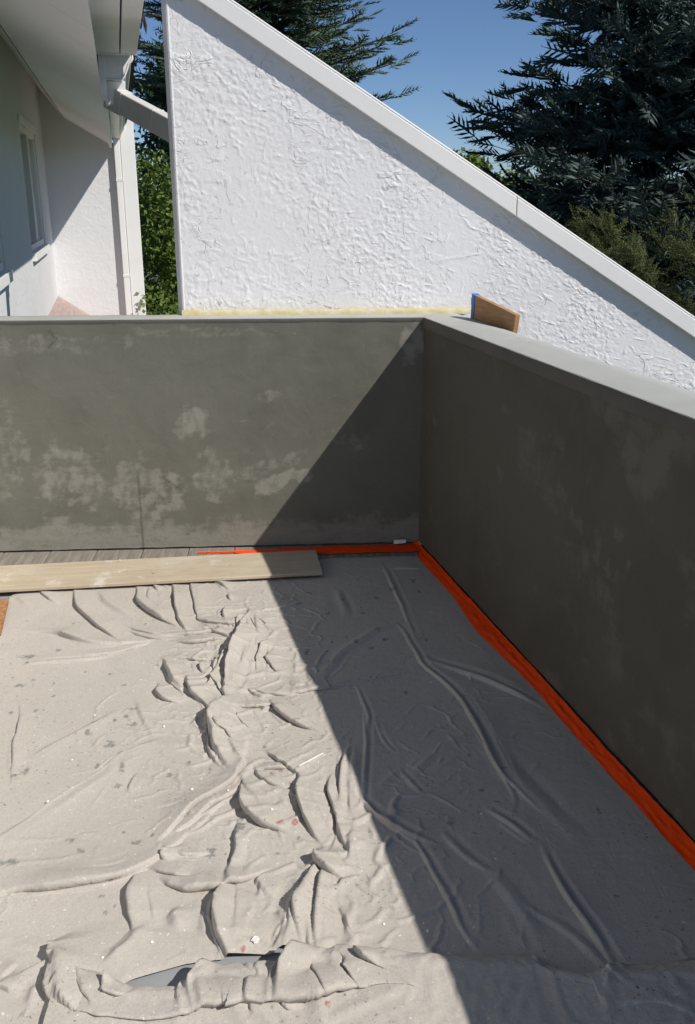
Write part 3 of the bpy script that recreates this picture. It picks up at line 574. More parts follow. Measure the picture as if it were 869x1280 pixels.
ST = [('D', 548, 288, 30, 20), ('D', 485, 390, 15, 18), ('D', 435, 235, 20, 16), ('D', 470, 180, 16, 10), ('D', 570, 170, 14, 14), ('D', 670, 187, 24, 11), ('D', 590, 500, 20, 13), ('D', 70, 445, 26, 12), ('D', 130, 420, 22, 18), ('D', 55, 130, 18, 12), ('D', 840, 440, 22, 10), ('D', 620, 415, 12, 24), ('D', 600, 330, 14, 9), ('D', 655, 110, 30, 8), ('D', 620, 150, 22, 8), ('D', 180, 120, 14, 10),
      ('A', 140, 405, 46, 14), ('A', 130, 437, 14, 9), ('A', 97, 548, 26, 11), ('A', 170, 521, 14, 7), ('A', 290, 376, 20, 8), ('A', 615, 546, 14, 8), ('A', 718, 248, 10, 6), ('A', 365, 244, 9, 6), ('A', 268, 538, 9, 8), ('A', 65, 510, 8, 6), ('A', 780, 450, 10, 6), ('A', 690, 160, 22, 9), ('A', 545, 490, 8, 6), ('A', 420, 482, 8, 5), ('A', 265, 602, 10, 5),
      ('E', 45, 185, 55, 18), ('E', 620, 100, 26, 12), ('E', 520, 382, 10, 8), ('E', 465, 335, 16, 8), ('E', 480, 410, 14, 10), ('E', 690, 65, 12, 8), ('E', 100, 870, 18, 18), ('E', 560, 50, 10, 8), ('E', 225, 645, 18, 9), ('E', 320, 85, 22, 14), ('E', 370, 135, 30, 14), ('E', 500, 258, 22, 8),
      ('C', 40, 372, 16, 11), ('C', 125, 322, 18, 8), ('C', 428, 98, 14, 7), ('C', 345, 590, 16, 45), ('C', 435, 255, 10, 7), ('C', 210, 350, 8, 20), ('F', 150, 130, 22, 32), ('F', 275, 45, 10, 40), ('F', 515, 65, 10, 14), ('F', 425, 135, 8, 7),
      ('B', 830, 190, 12, 8), ('B', 735, 90, 20, 6), ('B', 725, 385, 14, 16), ('B', 825, 378, 10, 5), ('B', 848, 335, 10, 7), ('G', 655, 325, 20, 7), ('G', 515, 473, 18, 7), ('G', 725, 375, 8, 6), ('G', 600, 165, 10, 8), ('G', 625, 522, 14, 7), ('G', 750, 520, 9, 7), ('G', 450, 598, 8, 6), ('G', 385, 325, 9, 10), ('G', 148, 515, 8, 12), ('G', 820, 325, 10, 10), ('G', 770, 228, 10, 7), ('H', 660, 92, 12, 6), ('H', 355, 378, 4, 4), ('H', 45, 90, 4, 4),
      ('U', 215, 125, 8, 5), ('U', 170, 145, 12, 4), ('U', 100, 200, 5, 4), ('U', 135, 240, 7, 4), ('U', 120, 282, 9, 4), ('U', 85, 270, 6, 4), ('U', 150, 262, 8, 4), ('U', 200, 385, 6, 5), ('U', 230, 150, 4, 6), ('U', 60, 255, 5, 4), ('U', 245, 262, 4, 4), ('U', 645, 660, 5, 9), ('U', 300, 690, 6, 4), ('U', 130, 165, 7, 4), ('U', 55, 170, 5, 3)]
RD = [('F', 600, 770, 26, 8), ('F', 628, 798, 22, 16), ('F', 575, 750, 12, 6), ('F', 125, 268, 18, 5), ('F', 70, 268, 14, 4), ('F', 640, 810, 10, 6), ('C', 465, 371, 9, 6), ('C', 507, 356, 9, 6), ('C', 570, 570, 12, 8), ('C', 545, 405, 8, 6), ('C', 520, 575, 9, 10), ('C', 598, 508, 6, 8), ('E', 385, 885, 10, 16), ('F', 500, 10, 16, 8), ('F', 285, 545, 14, 8)]
def spots(X, Y, L, seed):
    a = np.zeros_like(X); n = fbm(X*75, Y*75, seed, 3)*1.25; n2 = pn(X*140, Y*140, seed+9)
    for k, x, y, rx, ry in L:
        c = reg(k, [(x, y), (x+rx, y), (x, y-ry)]); wx_ = max(abs(c[1, 0]-c[0, 0]), .003); wy_ = max(abs(c[2, 1]-c[0, 1]), .003)
        m = (np.abs(X-c[0, 0]) < 2*wx_) & (np.abs(Y-c[0, 1]) < 2*wy_)
        if m.any():
            d = np.hypot((X[m]-c[0, 0])/wx_, (Y[m]-c[0, 1])/wy_)+.9*n[m]; a[m] = np.maximum(a[m], .80*(1-sst(.50, .95, d))*(.6+.5*sst(-.4, .4, n2[m])))
    return a
def upsample(A, nu, nv):
    """smooth (cubic) resampling of a grid of points"""
    def cub(A, n):
        m = A.shape[0]; t = np.linspace(0, m-1, n); i = np.clip(np.floor(t).astype(int), 0, m-2); f = (t-i).reshape(-1, *([1]*(A.ndim-1)))
        p0 = A[np.clip(i-1, 0, m-1)]; p1 = A[i]; p2 = A[i+1]; p3 = A[np.clip(i+2, 0, m-1)]
        return p1+.5*f*(p2-p0+f*(2*p0-5*p1+4*p2-p3+f*(3*(p1-p2)+p3-p0)))
    B = cub(A, nu); return np.swapaxes(cub(np.swapaxes(B, 0, 1), nv), 0, 1)
def drape(P, rest0, grow, steps, iters, zmin, bend, pin, grav, damp=.90, tether=.03):
    """let the traced sheet settle as cloth: threads keep their length, bending is resisted, the floor carries it"""
    P = P.copy(); V_ = np.zeros_like(P); P0 = P.copy(); Z0 = zmin
    def ln(A, B): return np.linalg.norm(B-A, axis=-1)
    nu, nv = P.shape[:2]
    def views(A, du, dv, cu, cv):
        # pairs (i, j) -> (i+du, j+dv), independent sets chosen by cu, cv steps
        u0 = max(0, -du); v0 = max(0, -dv); ue = A.shape[0]-max(0, du); ve = A.shape[1]-max(0, dv)
        s1 = (slice(u0+cu[0], ue, cu[1]), slice(v0+cv[0], ve, cv[1])); s2 = (slice(u0+cu[0]+du, ue+du, cu[1]), slice(v0+cv[0]+dv, ve+dv, cv[1])); return s1, s2
    sets = []
    one = (0, 1)
    for c in (0, 1):
        sets.append(((1, 0), (c, 2), one, 1.0, 's')); sets.append(((0, 1), one, (c, 2), 1.0, 's'))
    for c in (0, 1):
        sets.append(((1, 1), (c, 2), one, .45, 'd')); sets.append(((1, -1), (c, 2), one, .45, 'd'))
    for c in (0, 1):
        sets.append(((2, 0), (c, 4), one, bend, 'b')); sets.append(((2, 0), (c+2, 4), one, bend, 'b')); sets.append(((0, 2), one, (c, 4), bend, 'b')); sets.append(((0, 2), one, (c+2, 4), bend, 'b'))
    prep = []
    for (du, dv), cu, cv, k, mode in sets:
        s1, s2 = views(P, du, dv, cu, cv)
        r_ = ln(rest0[s1], rest0[s2])*grow[s1] if mode != 'b' else None
        if mode == 'b':
            if du: m1 = (slice(s1[0].start+1, s1[0].stop+1, s1[0].step), s1[1])
            else: m1 = (s1[0], slice(s1[1].start+1, s1[1].stop+1, s1[1].step))
            r_ = (ln(rest0[s1], rest0[m1])+ln(rest0[m1], rest0[s2]))*grow[s1]
        prep.append((s1, s2, r_, k, mode))
    for st in range(steps):
        Pn = P+V_*damp; Pn[..., 2] -= grav; Pn[..., :2] += (P0[..., :2]-Pn[..., :2])*tether
        for it in range(iters):
            for s1, s2, r_, k, mode in prep:
                A = Pn[s1]; B = Pn[s2]; d = B-A; L_ = np.sqrt((d*d).sum(-1))+1e-9
                q_ = (L_-r_)/L_
                if mode == 'b': q_ = np.minimum(q_, 0)
                elif mode == 's': q_ = np.where(q_ > 0, q_, .7*q_)
                d *= (.5*k*q_)[..., None]
                Pn[s1] = A+d; Pn[s2] = B-d
            low = Pn[..., 2] < Z0
            Pn[..., 2] = np.maximum(Pn[..., 2], Z0)
            if pin is not None: Pn[pin] = P0[pin]
            # friction on the floor
            Pn[..., :2] = np.where(low[..., None], Pn[..., :2]*.75+P[..., :2]*.25, Pn[..., :2])
        V_ = Pn-P; V_ = np.clip(V_, -.004, .004); P = Pn
    return P
CL = []
def on_cloth(x, y):                            # height of the cloth at a floor point
    z = 0
    for V in CL:
        d = (V[:, 0]-x)**2+(V[:, 1]-y)**2; i = d.argmin()
        if d[i] < 2e-4: z = max(z, float(V[np.argsort(d)[:4], 2].max()))
    return z
def sheet(name, top, bot, nu, nv, spec, lab, zfun, mat, sim, fh=1.4, ov=.85, ek=1.0):
    a = top[:, None, :]; b = bot[:, None, :]; v_ = np.linspace(0, 1, nv)[None, :, None]
    P = a+(b-a)*v_; X = P[..., 0]; Y = P[..., 1]
    at = dict(stain=spots(X, Y, ST, 301), red=spots(X, Y, RD, 305))
    # coarse settling, then fine settling
    wid = np.linalg.norm(top[-1]-top[0]); hei = np.mean(np.linalg.norm(bot-top, axis=1))
    Q = None
    for cell_, steps, iters in sim:
        n1, n2 = int(wid/cell_), int(hei/cell_); G = upsample(P, n1, n2); x, y = G[..., 0], G[..., 1]
        vv = np.linspace(0, 1, n2)[None, :]*np.ones((n1, 1))
        F0 = np.stack([x, y, zfun(x, y, vv, small(x, y)*.6)], -1)
        start = F0 if Q is None else upsample(Q, n1, n2)
        base = zfun(x, y, vv, 0*x)*.5; grow = 1+eps(x, y)*ek
        Q = drape(start, F0, grow, steps, iters, np.minimum(base, .012), .12, None, .00006)
    V = upsample(Q, nu, nv)
    Hh, DX, DY = folds(X, Y, spec, fh); e_ = np.minimum(sst(0, .015, v_[..., 0]), 1)*np.ones_like(X)
    dd = ((X-CN[0])*nr[0]+(Y-CN[1])*nr[1]); e_ = e_*(.2+.8*sst(-.06, -.13, dd))
    Hh = np.maximum(Hh, -.010)
    V[..., 0] += DX*ov*e_; V[..., 1] += DY*ov*e_; V[..., 2] = np.maximum(V[..., 2]*(1-.5*np.clip(Hh/.02, 0, 1))+Hh*e_, .0035)
    if np.isnan(V).any(): raise RuntimeError('cloth blew up')
    o = mesh(name, V, grid_faces(nu, nv)[:, ::-1], mat, None, True, at)
    CL.append(V.reshape(-1, 3)); return tag(o, lab, 'drop cloth')
def px(pts, n, sm=0, z=0.0):
    p = np.array(pts, float); x, y = onz(p[:, 0], p[:, 1], z); P = np.stack([x, y], 1)
    c = np.arange(len(P)); t = np.linspace(0, len(P)-1, n)
    # space evenly by X so that the threads stay straight
    xs = np.linspace(P[0, 0], P[-1, 0], n); ysv = np.interp(xs, P[:, 0], P[:, 1])
    for _ in range(sm): ysv[1:-1] = (ysv[:-2]+2*ysv[1:-1]+ysv[2:])/4
    return np.stack([xs, ysv], 1)
# big cloth: far edge under the plank, right edge along the orange film, near edge left of centre lifts off the floor
nu, nv = 470, 610
xs = np.linspace(0, 1, nu)
tl_, tr_ = np.array([-1.42, 3.70]), np.array([.315, 4.125])
top = tl_+(tr_-tl_)*xs[:, None]
# the far edge follows the plank, then swings towards the wall foot
top[:, 1] = np.interp(top[:, 0], [-1.42, -1.38, -.16, -.11, .20, .315], [3.60, 3.73, 3.93, 4.08, 4.14, 4.125])
for _ in range(4): top[1:-1, 1] = (top[:-2, 1]+2*top[1:-1, 1]+top[2:, 1])/4
br = RT+er*.75-nr*.085
bxs = np.linspace(-.86, br[0], nu)
g1 = px([(160, 1229), (232, 1206), (300, 1196), (345, 1193), (358, 1186), (378, 1190)], 200)
by = np.interp(bxs, np.concatenate([[-.95, g1[0, 0]-.24], g1[:, 0], [g1[-1, 0]+.12, 1.1]]), np.concatenate([[1.18, 1.25], g1[:, 1], [g1[-1, 1]-.055, 1.46]]))
for _ in range(12): by[1:-1] = (by[:-2]+2*by[1:-1]+by[2:])/4
bot = np.stack([bxs, by], 1)
def zmain(X, Y, v_, h):
    # flatten to the floor at the hems, lie a few millimetres above it elsewhere
    z = np.maximum(.007+h+.004, .003)
    e = np.minimum(sst(0, .012, v_)*1.0, 1)*sst(0, .006, 1-v_)
    d = ((X-CN[0])*nr[0]+(Y-CN[1])*nr[1])          # distance from the right wall, negative inside
    e2 = sst(-.06, -.13, d)
    return .0055+(z-.0055)*(.15+.85*e)*(.25+.75*e2)
sheet('drop_cloth', top, bot, nu, nv, MAIN, 'large wrinkled beige canvas drop cloth with grey paint stains spread over the floor', zmain, m_cloth.m, [(.011, 26, 5), (.006, 12, 5)])
nu2, nv2 = 460, 120
ft = px([(88, 1178), (110, 1205), (150, 1226), (168, 1231), (222, 1231), (240, 1228), (252, 1214), (270, 1206), (300, 1201), (345, 1199), (362, 1198), (380, 1194), (392, 1184), (440, 1180), (500, 1186), (560, 1189), (610, 1190), (672, 1191), (676, 1200), (735, 1212), (768, 1205), (800, 1202), (869, 1197), (960, 1190)], nu2, 2, .02)
fb = np.stack([np.linspace(-.60, .95, nu2), np.full(nu2, 1.05)], 1)
def zfront(X, Y, v_, h):
    d = v_*(.28)                                   # metres from the folded top hem
    roll = .030*np.sqrt(np.clip(d/.02, 0, 1))*np.exp(-np.clip(d-.02, 0, 9)/.16)
    e = sst(0, .03, v_)
    return .016+roll+h*(.25+.75*e)
sheet('drop_cloth', ft, fb, nu2, nv2, FRONT, 'second beige drop cloth with a bunched folded hem overlapping the larger cloth', zfront, m_cloth.m, [(.009, 24, 5), (.005, 10, 5)], ek=.22, fh=1.7)

# ------------------------------------------------------------------ plank, films, scraps
zt = .032
a = np.array(onz(395, 687, zt)); b = np.array(onz(397, 718, zt)); c = np.array(onz(0, 707, zt)); d = np.array(onz(0, 738, zt))
c = c+(c-a)*.35; d = d+(d-b)*.35
ang = math.atan2(a[1]-c[1], a[0]-c[0]); Lp = float(np.linalg.norm(a-c)); Wp = .285
nx_, ny_ = 60, 10
pl_ = box('wooden_plank', -Lp, 0, -Wp, 0, 0, .015, m_wood.m, None, .003)
pl_.location = (a[0], a[1], zt-.015); pl_.rotation_euler = (R(-.4), 0, ang)
tag(pl_, 'dusty tan wooden plank lying along the foot of the sunlit parapet', 'plank')

def film(name, path, inner, outer, lab, lift, zb=.004):
    path = np.array(path, float); c = np.concatenate([[0], np.cumsum(np.linalg.norm(path[1:]-path[:-1], axis=1))]); n = int(c[-1]/.008)
    t = np.linspace(0, c[-1], n); P = np.stack([np.interp(t, c, path[:, i]) for i in (0, 1)], 1)
    for _ in range(6): P[1:-1] = (P[:-2]+2*P[1:-1]+P[2:])/4
    T_ = np.gradient(P, axis=0); T_ /= np.linalg.norm(T_, axis=1)[:, None]; N_ = np.stack([-T_[:, 1], T_[:, 0]], 1)   # left of travel
    m = 12; V = np.zeros((n, m, 3))
    wi = inner(t)*(1+.0*t); wo_ = outer(t)
    for j in range(m):
        f = j/(m-1); off = -wi+(wi+wo_)*f
        q_ = P+N_*off[:, None]
        V[:, j, :2] = q_; V[:, j, 2] = zb+.011*(f**2.2)*lift+.010*(1-abs(2*f-.9))*(.55+.6*fbm(t*5, t*0+f*1.5, 320, 4))+.004*fbm(t*22, t*0+f*4, 325, 3)*(f > .05)
    V[..., 2] = np.maximum(V[..., 2], zb-.001)
    o = mesh(name, V, grid_faces(n, m), m_film.m, None, True); return tag(o, lab, 'plastic film')
pr_ = [CN-nr*.03+er*s_ for s_ in np.linspace(.0, 3.0, 60)]
film('masking_film', pr_, lambda t: .026+.010*fbm(t*2.2, t*0, 330, 3)+.022*np.exp(-((t-.95)/.22)**2), lambda t: .022+.008*fbm(t*2.5, t*0+3, 334, 3)-.003*sst(1.2, 2.2, t), 'crumpled orange plastic film taped along the shaded parapet', 1.6)
pf_ = [CN-nf*.072+ef*s_ for s_ in np.linspace(.0, -1.05, 50)]
film('masking_film', pf_, lambda t: (.048+.008*fbm(t*5, t*0, 340, 3))*sst(1.06, .35, t)+.004, lambda t: (.050+.012*fbm(t*6, t*0, 344, 3))*sst(1.04, .55, t)+.004, 'crumpled orange plastic film lying under the plank below the sunlit parapet', .3, .0115)

# plywood offcut with blue tape leaning on the coping
wb = empty('wood_block', (0, 0, 0)); tag(wb, 'small orange-brown wood block with blue taped end on the pale coping', 'wood block')
q0 = np.array(onz(588, 399, TOP)); q1 = np.array(onz(637, 412, TOP)); dv = (q1-q0)/np.linalg.norm(q1-q0); nv_ = np.array([-dv[1], dv[0]])
Lb = float(np.linalg.norm(q1-q0)); z0 = TOP-.045; q0 = q0+nv_*.012
def pt(s_, n_, z_): p = q0+dv*s_+nv_*n_; return (p[0], p[1], z_)
pym('block', [pt(0, 0, z0), pt(Lb, 0, z0), pt(Lb, .022, z0), pt(0, .022, z0), pt(.004, 0, z0+.150), pt(Lb*1.06, 0, z0+.105), pt(Lb*1.06, .022, z0+.105), pt(.004, .022, z0+.150)], BF, m_ply.m, wb, .002)
pym('tape', [pt(-.020, -.003, z0), pt(.003, -.003, z0), pt(.003, .026, z0), pt(-.020, .026, z0), pt(-.012, -.003, z0+.155), pt(.016, -.003, z0+.148), pt(.016, .026, z0+.148), pt(-.012, .026, z0+.155)], BF, m_blue.m, wb, .001)
pym('red_tab', [pt(-.032, .004, z0+.105), pt(-.019, .004, z0+.105), pt(-.019, .02, z0+.105), pt(-.032, .02, z0+.105), pt(-.032, .004, z0+.135), pt(-.017, .004, z0+.135), pt(-.017, .02, z0+.135), pt(-.032, .02, z0+.135)], BF, m_redp.m, wb)

# brown mat corner at the left, plaster crumbs, a stick, a scrap of tape
e0 = [onz(11, 750, .012), onz(1, 793, .012)]
mt = pym('floor_mat', [(e0[0][0], e0[0][1], .018), (e0[1][0], e0[1][1], .018), (-1.50, e0[1][1]-.01, .018), (-1.54, e0[0][1]-.02, .018), (e0[0][0], e0[0][1], .004), (e0[1][0], e0[1][1], .004), (-1.50, e0[1][1]-.01, .004), (-1.54, e0[0][1]-.02, .004)], [(3, 2, 1, 0), (4, 5, 6, 7), (0, 1, 5, 4), (1, 2, 6, 5), (2, 3, 7, 6), (3, 0, 4, 7)], m_card.m, None)
tag(mt, 'corner of a coarse brown mat beside the drop cloth', 'mat')
def crumb(x, y, r, z=.022, seed=0):
    g_ = random.Random(seed); P = onz(x, y, z); V = []; n = 7
    for ring, (zz, rr) in enumerate(((-.4, .8), (.1, 1.0), (.5, .6))):
        for j in range(n):
            t_ = 2*math.pi*j/n; k_ = rr*g_.uniform(.7, 1.15); V.append((r*k_*math.cos(t_), r*k_*math.sin(t_), r*(zz+g_.uniform(-.1, .1))))
    Fc = [(a_*n+j, a_*n+(j+1) % n, (a_+1)*n+(j+1) % n, (a_+1)*n+j) for a_ in (0, 1) for j in range(n)]+[tuple(range(2*n, 3*n)), tuple(range(n-1, -1, -1))]
    o = pym('plaster_crumb', V, Fc, m_chalk.m); o.location = (float(P[0]), float(P[1]), on_cloth(float(P[0]), float(P[1]))+r*.3 if z < .04 else z); return o
tag(crumb(319, 1167, .0105, .036, 1), 'largest white plaster crumb lying on the sunlit drop cloth', 'crumb')
g_ = random.Random(11)
for k, (x, y) in enumerate([(205, 905), (118, 890), (240, 985), (330, 846), (150, 700), (60, 1000), (128, 1196), (285, 985), (340, 1015), (560, 700), (602, 1012), (480, 1150), (620, 1068), (535, 1158), (190, 1175), (90, 945)]):
    tag(crumb(x, y, g_.uniform(.003, .005), .020 if k != 4 else .042, k+5), 'tiny white plaster crumb scattered on the drop cloth', 'crumb', 'tiny plaster crumbs')
p0_, p1_ = onz(374, 953, .035), onz(404, 931, .04)
tag(tube('stick', [(float(p0_[0]), float(p0_[1]), on_cloth(float(p0_[0]), float(p0_[1]))+.002), (float(p1_[0]), float(p1_[1]), on_cloth(float(p1_[0]), float(p1_[1]))+.002)], .0022, m_chalk.m, None, 6), 'thin white stick lying across the cloth folds', 'stick')
q = onz(500, 679, .02); sc = pym('tape_scrap', [(-.03, -.010, 0), (.028, -.008, .004), (.03, .010, .014), (-.028, .008, .012), (-.03, -.010, -.002), (.028, -.008, .002), (.03, .010, .012), (-.028, .008, .010)], BF, m_chalk.m)
sc.location = (float(q[0]), float(q[1])-.0, .022); tag(sc, 'small white tape scrap on the orange film in the wall corner', 'tape')

# ------------------------------------------------------------------ trees
def spray_base(seed, needle, width, nshoot, ang=.8, curl=.0, dens=.065, sl=.46, per=3, core=0.0):
    g_ = np.random.default_rng(seed); T_ = []
    def shoot(a, d, L_):
        n = max(2, int(L_/dens)); d = d/np.linalg.norm(d)
        s1 = np.cross(d, [0.13, .21, 1]); s1 /= np.linalg.norm(s1); s2 = np.cross(d, s1)
        if core:                                       # the dense body of the shoot, the needles fringe it
            ph = g_.uniform(0, 2.1); ring = lambda f, r_: [a+d*L_*f+(s1*math.cos(ph+2.094*k)+s2*math.sin(ph+2.094*k))*r_*g_.uniform(.75, 1.25) for k in range(3)]
            r0, r1 = ring(.04, core*.45), ring(.5, core); tip = a+d*L_*1.06
            for k in range(3):
                k2 = (k+1) % 3; T_.append([r0[k], r0[k2], r1[k2]]); T_.append([r0[k], r1[k2], r1[k]]); T_.append([r1[k], r1[k2], tip])
        for i in range(n+1):
            p = a+d*L_*i/n; fade = 1-.35*i/n
            for k in range(per):
                t_ = g_.uniform(0, 2*np.pi); o_ = s1*math.cos(t_)+s2*math.sin(t_); fw = d*g_.uniform(.5, 1.0)+o_
                fw /= np.linalg.norm(fw); wv_ = np.cross(fw, d); wv_ /= max(np.linalg.norm(wv_), 1e-6)
                L2 = needle*fade*g_.uniform(.7, 1.2)
                T_.append([p-wv_*width/2, p+wv_*width/2, p+fw*L2])
    shoot(np.zeros(3), np.array([1., 0, curl*.4]), 1.0)
    for i in range(nshoot):
        f = .12+.8*i/nshoot
        for sgn in (-1, 1):
            L_ = sl*(1-.72*f)*g_.uniform(.75, 1.15); an = ang*g_.uniform(.8, 1.2)
            shoot(np.array([f, 0, curl*.4*f]), np.array([math.cos(an), sgn*math.sin(an), g_.uniform(-.15, .2)+curl]), L_)
    return np.array(T_)                                # (n, 3, 3)
def scatter(name, bases, pos, dirs, scale, mat, parent, var, roll=.4):
    n = len(pos); d = dirs/np.linalg.norm(dirs, axis=1)[:, None]
    up_ = np.array([0, 0, 1.])+rng.normal(0, roll, (n, 3)); s_ = np.cross(up_, d); s_ /= np.linalg.norm(s_, axis=1)[:, None]; u_ = np.cross(d, s_)
    Mx = np.stack([d, s_, u_], 1)*scale[:, None, None]; which = rng.integers(0, len(bases), n)
    Vs = []; As = []
    for b_, B in enumerate(bases):
        i = np.where(which == b_)[0]
        if not len(i): continue
        W = np.einsum('tvk,nkj->ntvj', B, Mx[i])+pos[i][:, None, None, :]
        Vs.append(W.reshape(-1, 3)); As.append(np.repeat(var[i], B.shape[0]*3))
    V = np.concatenate(Vs); A_ = np.concatenate(As)
    return mesh(name, V, np.arange(len(V)).reshape(-1, 3), mat, parent, False, dict(var=A_))
def conifer(name, lab, x, y, zg, zt_, R0, zlo, zhi, step, nb, spacing, sc, bases, mat, rise, droop, p=.85, tipvar=.5, far=True, dead=.18):
    root = empty(name, (x, y, zg)); tag(root, lab, 'tree'); Ht = zt_-zg
    tube('trunk', [(0, 0, Ht*k/8) for k in range(9)], [.02+.024*Ht*(1-k/8) for k in range(9)], m_bark.m, root, 9)
    Pp, Dd, Sc, Va = [], [], [], []; z = zlo-zg; segs = []
    while z < zhi-zg:
        Rr = R0*max(0.02, 1-z/Ht)**p
        for k in range(nb):
            az = rng.uniform(0, 2*np.pi); L_ = Rr*rng.uniform(.72, 1.12); zz = z+rng.uniform(-.5, .5)*step
            if far and math.sin(az) > .75 and z < 5: continue
            o_ = np.array([math.cos(az), math.sin(az), 0]); side = np.array([-o_[1], o_[0], 0]); bv = rng.uniform(0, 1)
            def P_(f): return o_*L_*f+np.array([0, 0, zz+rise*L_*f-droop*L_*f*f*(1.25-.75*f)])
            segs.append([P_(f) for f in (0, .25, .5, .75, .97)])
            n = max(3, int(L_*(1-dead)/spacing))
            for i in range(n+1):
                f = dead+(1-dead)*i/n; pos = P_(f); tan = P_(min(f+.03, 1.03))-P_(f-.03); tan /= np.linalg.norm(tan)
                for sg in ((-1, 1) if i < n else (0,)):
                    an = rng.uniform(.55, 1.1)*sg
                    dd = tan*math.cos(an)+side*math.sin(an)+np.array([0, 0, rng.uniform(-.28, .12)])
                    Pp.append(pos+rng.normal(0, .02, 3)); Dd.append(dd); Sc.append(sc*(1.25-.65*f)*rng.uniform(.75, 1.2)*min(1, .5+L_*.4))
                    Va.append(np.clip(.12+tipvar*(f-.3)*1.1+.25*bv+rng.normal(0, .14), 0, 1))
        z += step*rng.uniform(.8, 1.2)
    scatter('crown', bases, np.array(Pp), np.array(Dd), np.array(Sc), mat, root, np.array(Va))
    V = []; Fc = []
    for sgm in segs:
        b0 = len(V)
        for k, pnt in enumerate(sgm):
            r_ = .03*(1-k/5); V += [pnt+np.array([0, 0, r_]), pnt+np.array([r_, r_*.5, -r_*.6]), pnt+np.array([-r_, -r_*.5, -r_*.6])]
        for k in range(4):
            for j in range(3): Fc.append((b0+k*3+j, b0+k*3+(j+1) % 3, b0+k*3+3+(j+1) % 3, b0+k*3+3+j))
    mesh('branches', np.array(V), np.array(Fc), m_bark.m, root)
    return root
def spruce(x, y, zg, zt_, R0, zlo, zhi, step, nb, lab, bases, mat):
    root = empty('spruce_tree', (x, y, zg)); tag(root, lab, 'tree'); Ht = zt_-zg
    tube('trunk', [(0, 0, Ht*k/8) for k in range(9)], [.02+.020*Ht*(1-k/8) for k in range(9)], m_bark.m, root, 9)
    Pp, Dd, Sc, Va = [], [], [], []; z = zlo-zg; segs = []
    while z < zhi-zg:
        Rr = R0*max(.02, 1-z/Ht)**.85
        for k in range(nb):
            az = rng.uniform(0, 2*np.pi); back = math.sin(az) > .55; right = math.cos(az) > .5
            if back and rng.uniform() < .7: continue
            coarse = back or math.cos(az) > .2
            if coarse and rng.uniform() < .35: continue
            L_ = Rr*rng.uniform(.70, 1.04); zz = z+rng.uniform(-.5, .5)*step; ri = rng.uniform(-.26, .02); bv = rng.uniform(0, 1); dr = rng.uniform(.05, .22)
            o_ = np.array([math.cos(az), math.sin(az), 0]); side = np.array([-o_[1], o_[0], 0]); wv_ = rng.uniform(-.12, .12)
            def P_(f): return o_*L_*f+side*L_*wv_*f*f+np.array([0, 0, zz+ri*L_*f-dr*L_*f*(1-f)*1.6+.10*L_*f**3])
            segs.append([P_(f) for f in (0, .25, .5, .75, .97)])
            sp = .62 if coarse else .29; n = max(3, int(L_*.78/sp))
            for i in range(n+1):
                f = .12+.88*i/n; pos = P_(f); tan = P_(min(f+.03, 1.03))-P_(f-.03); tan /= np.linalg.norm(tan)
                for sg in ((-1, 1) if i < n else (0,)):
                    an = rng.uniform(.65, 1.15)*sg; bl = min(.95, .50*L_*(1-f)+.22)*rng.uniform(.6, 1.15)
                    bd = tan*math.cos(an)+side*math.sin(an)+np.array([0, 0, rng.uniform(-.45, .05)]); bd /= np.linalg.norm(bd)
                    m_ = 1 if coarse else max(1, int(bl/.21))
                    for j in range(m_+1):
                        g__ = j/m_; q_ = pos+bd*bl*g__+np.array([0, 0, .10*bl*g__*g__])+rng.normal(0, .035, 3)
                        if (q_[1] > .9 and rng.uniform() < .75) or q_[2]+zg < -.9 or (q_[2]+zg > 5.2 and rng.uniform() < .4): continue
                        Pp.append(q_); Dd.append(bd+tan*.4+rng.normal(0, .38, 3)+np.array([0, 0, .18])); Sc.append((.85 if coarse else .54)*rng.uniform(.7, 1.2))
                        Va.append(np.clip(.05+.38*(f-.25)+.22*g__+.30*bv**2+rng.normal(0, .12), 0, 1))  # paler towards the tips, painted as if lit
        z += step*rng.uniform(.8, 1.2)
    scatter('crown', bases, np.array(Pp), np.array(Dd), np.array(Sc), mat, root, np.array(Va), .55)
    V = []; Fc = []
    for sgm in segs:
        b0 = len(V)
        for k, pnt in enumerate(sgm):
            r_ = .03*(1-k/5); V += [pnt+np.array([0, 0, r_]), pnt+np.array([r_, r_*.5, -r_*.6]), pnt+np.array([-r_, -r_*.5, -r_*.6])]
        for k in range(4):
            for j in range(3): Fc.append((b0+k*3+j, b0+k*3+(j+1) % 3, b0+k*3+3+(j+1) % 3, b0+k*3+3+j))
    mesh('branches', np.array(V), np.array(Fc), m_bark.m, root)
    print('SPRAYS', len(Pp), sum(b_.shape[0] for b_ in bases)/len(bases))
spb = [spray_base(k, .105, .024, 5, .78, .05, .17, .50, 2, .036) for k in range(5)]
spruce(6.0, 16.0, -3.0, 12.5, 5.75, -1.1, 6.0, .25, 10, 'large dark blue-green spruce towering behind the roof edge', spb, f_spruce)
fib = [spray_base(20+k, .10, .024, 5, .7, .06, .13, .46, 2, .028) for k in range(3)]
conifer('fir_tree', 'bright green fir tree with upswept branches above the gable roof', -1.25, 13.5, -3.0, 6.5, 4.5, 2.2, 5.4, .20, 9, .17, .48, fib, f_fir, .35, .12, .95, .5, far=False)

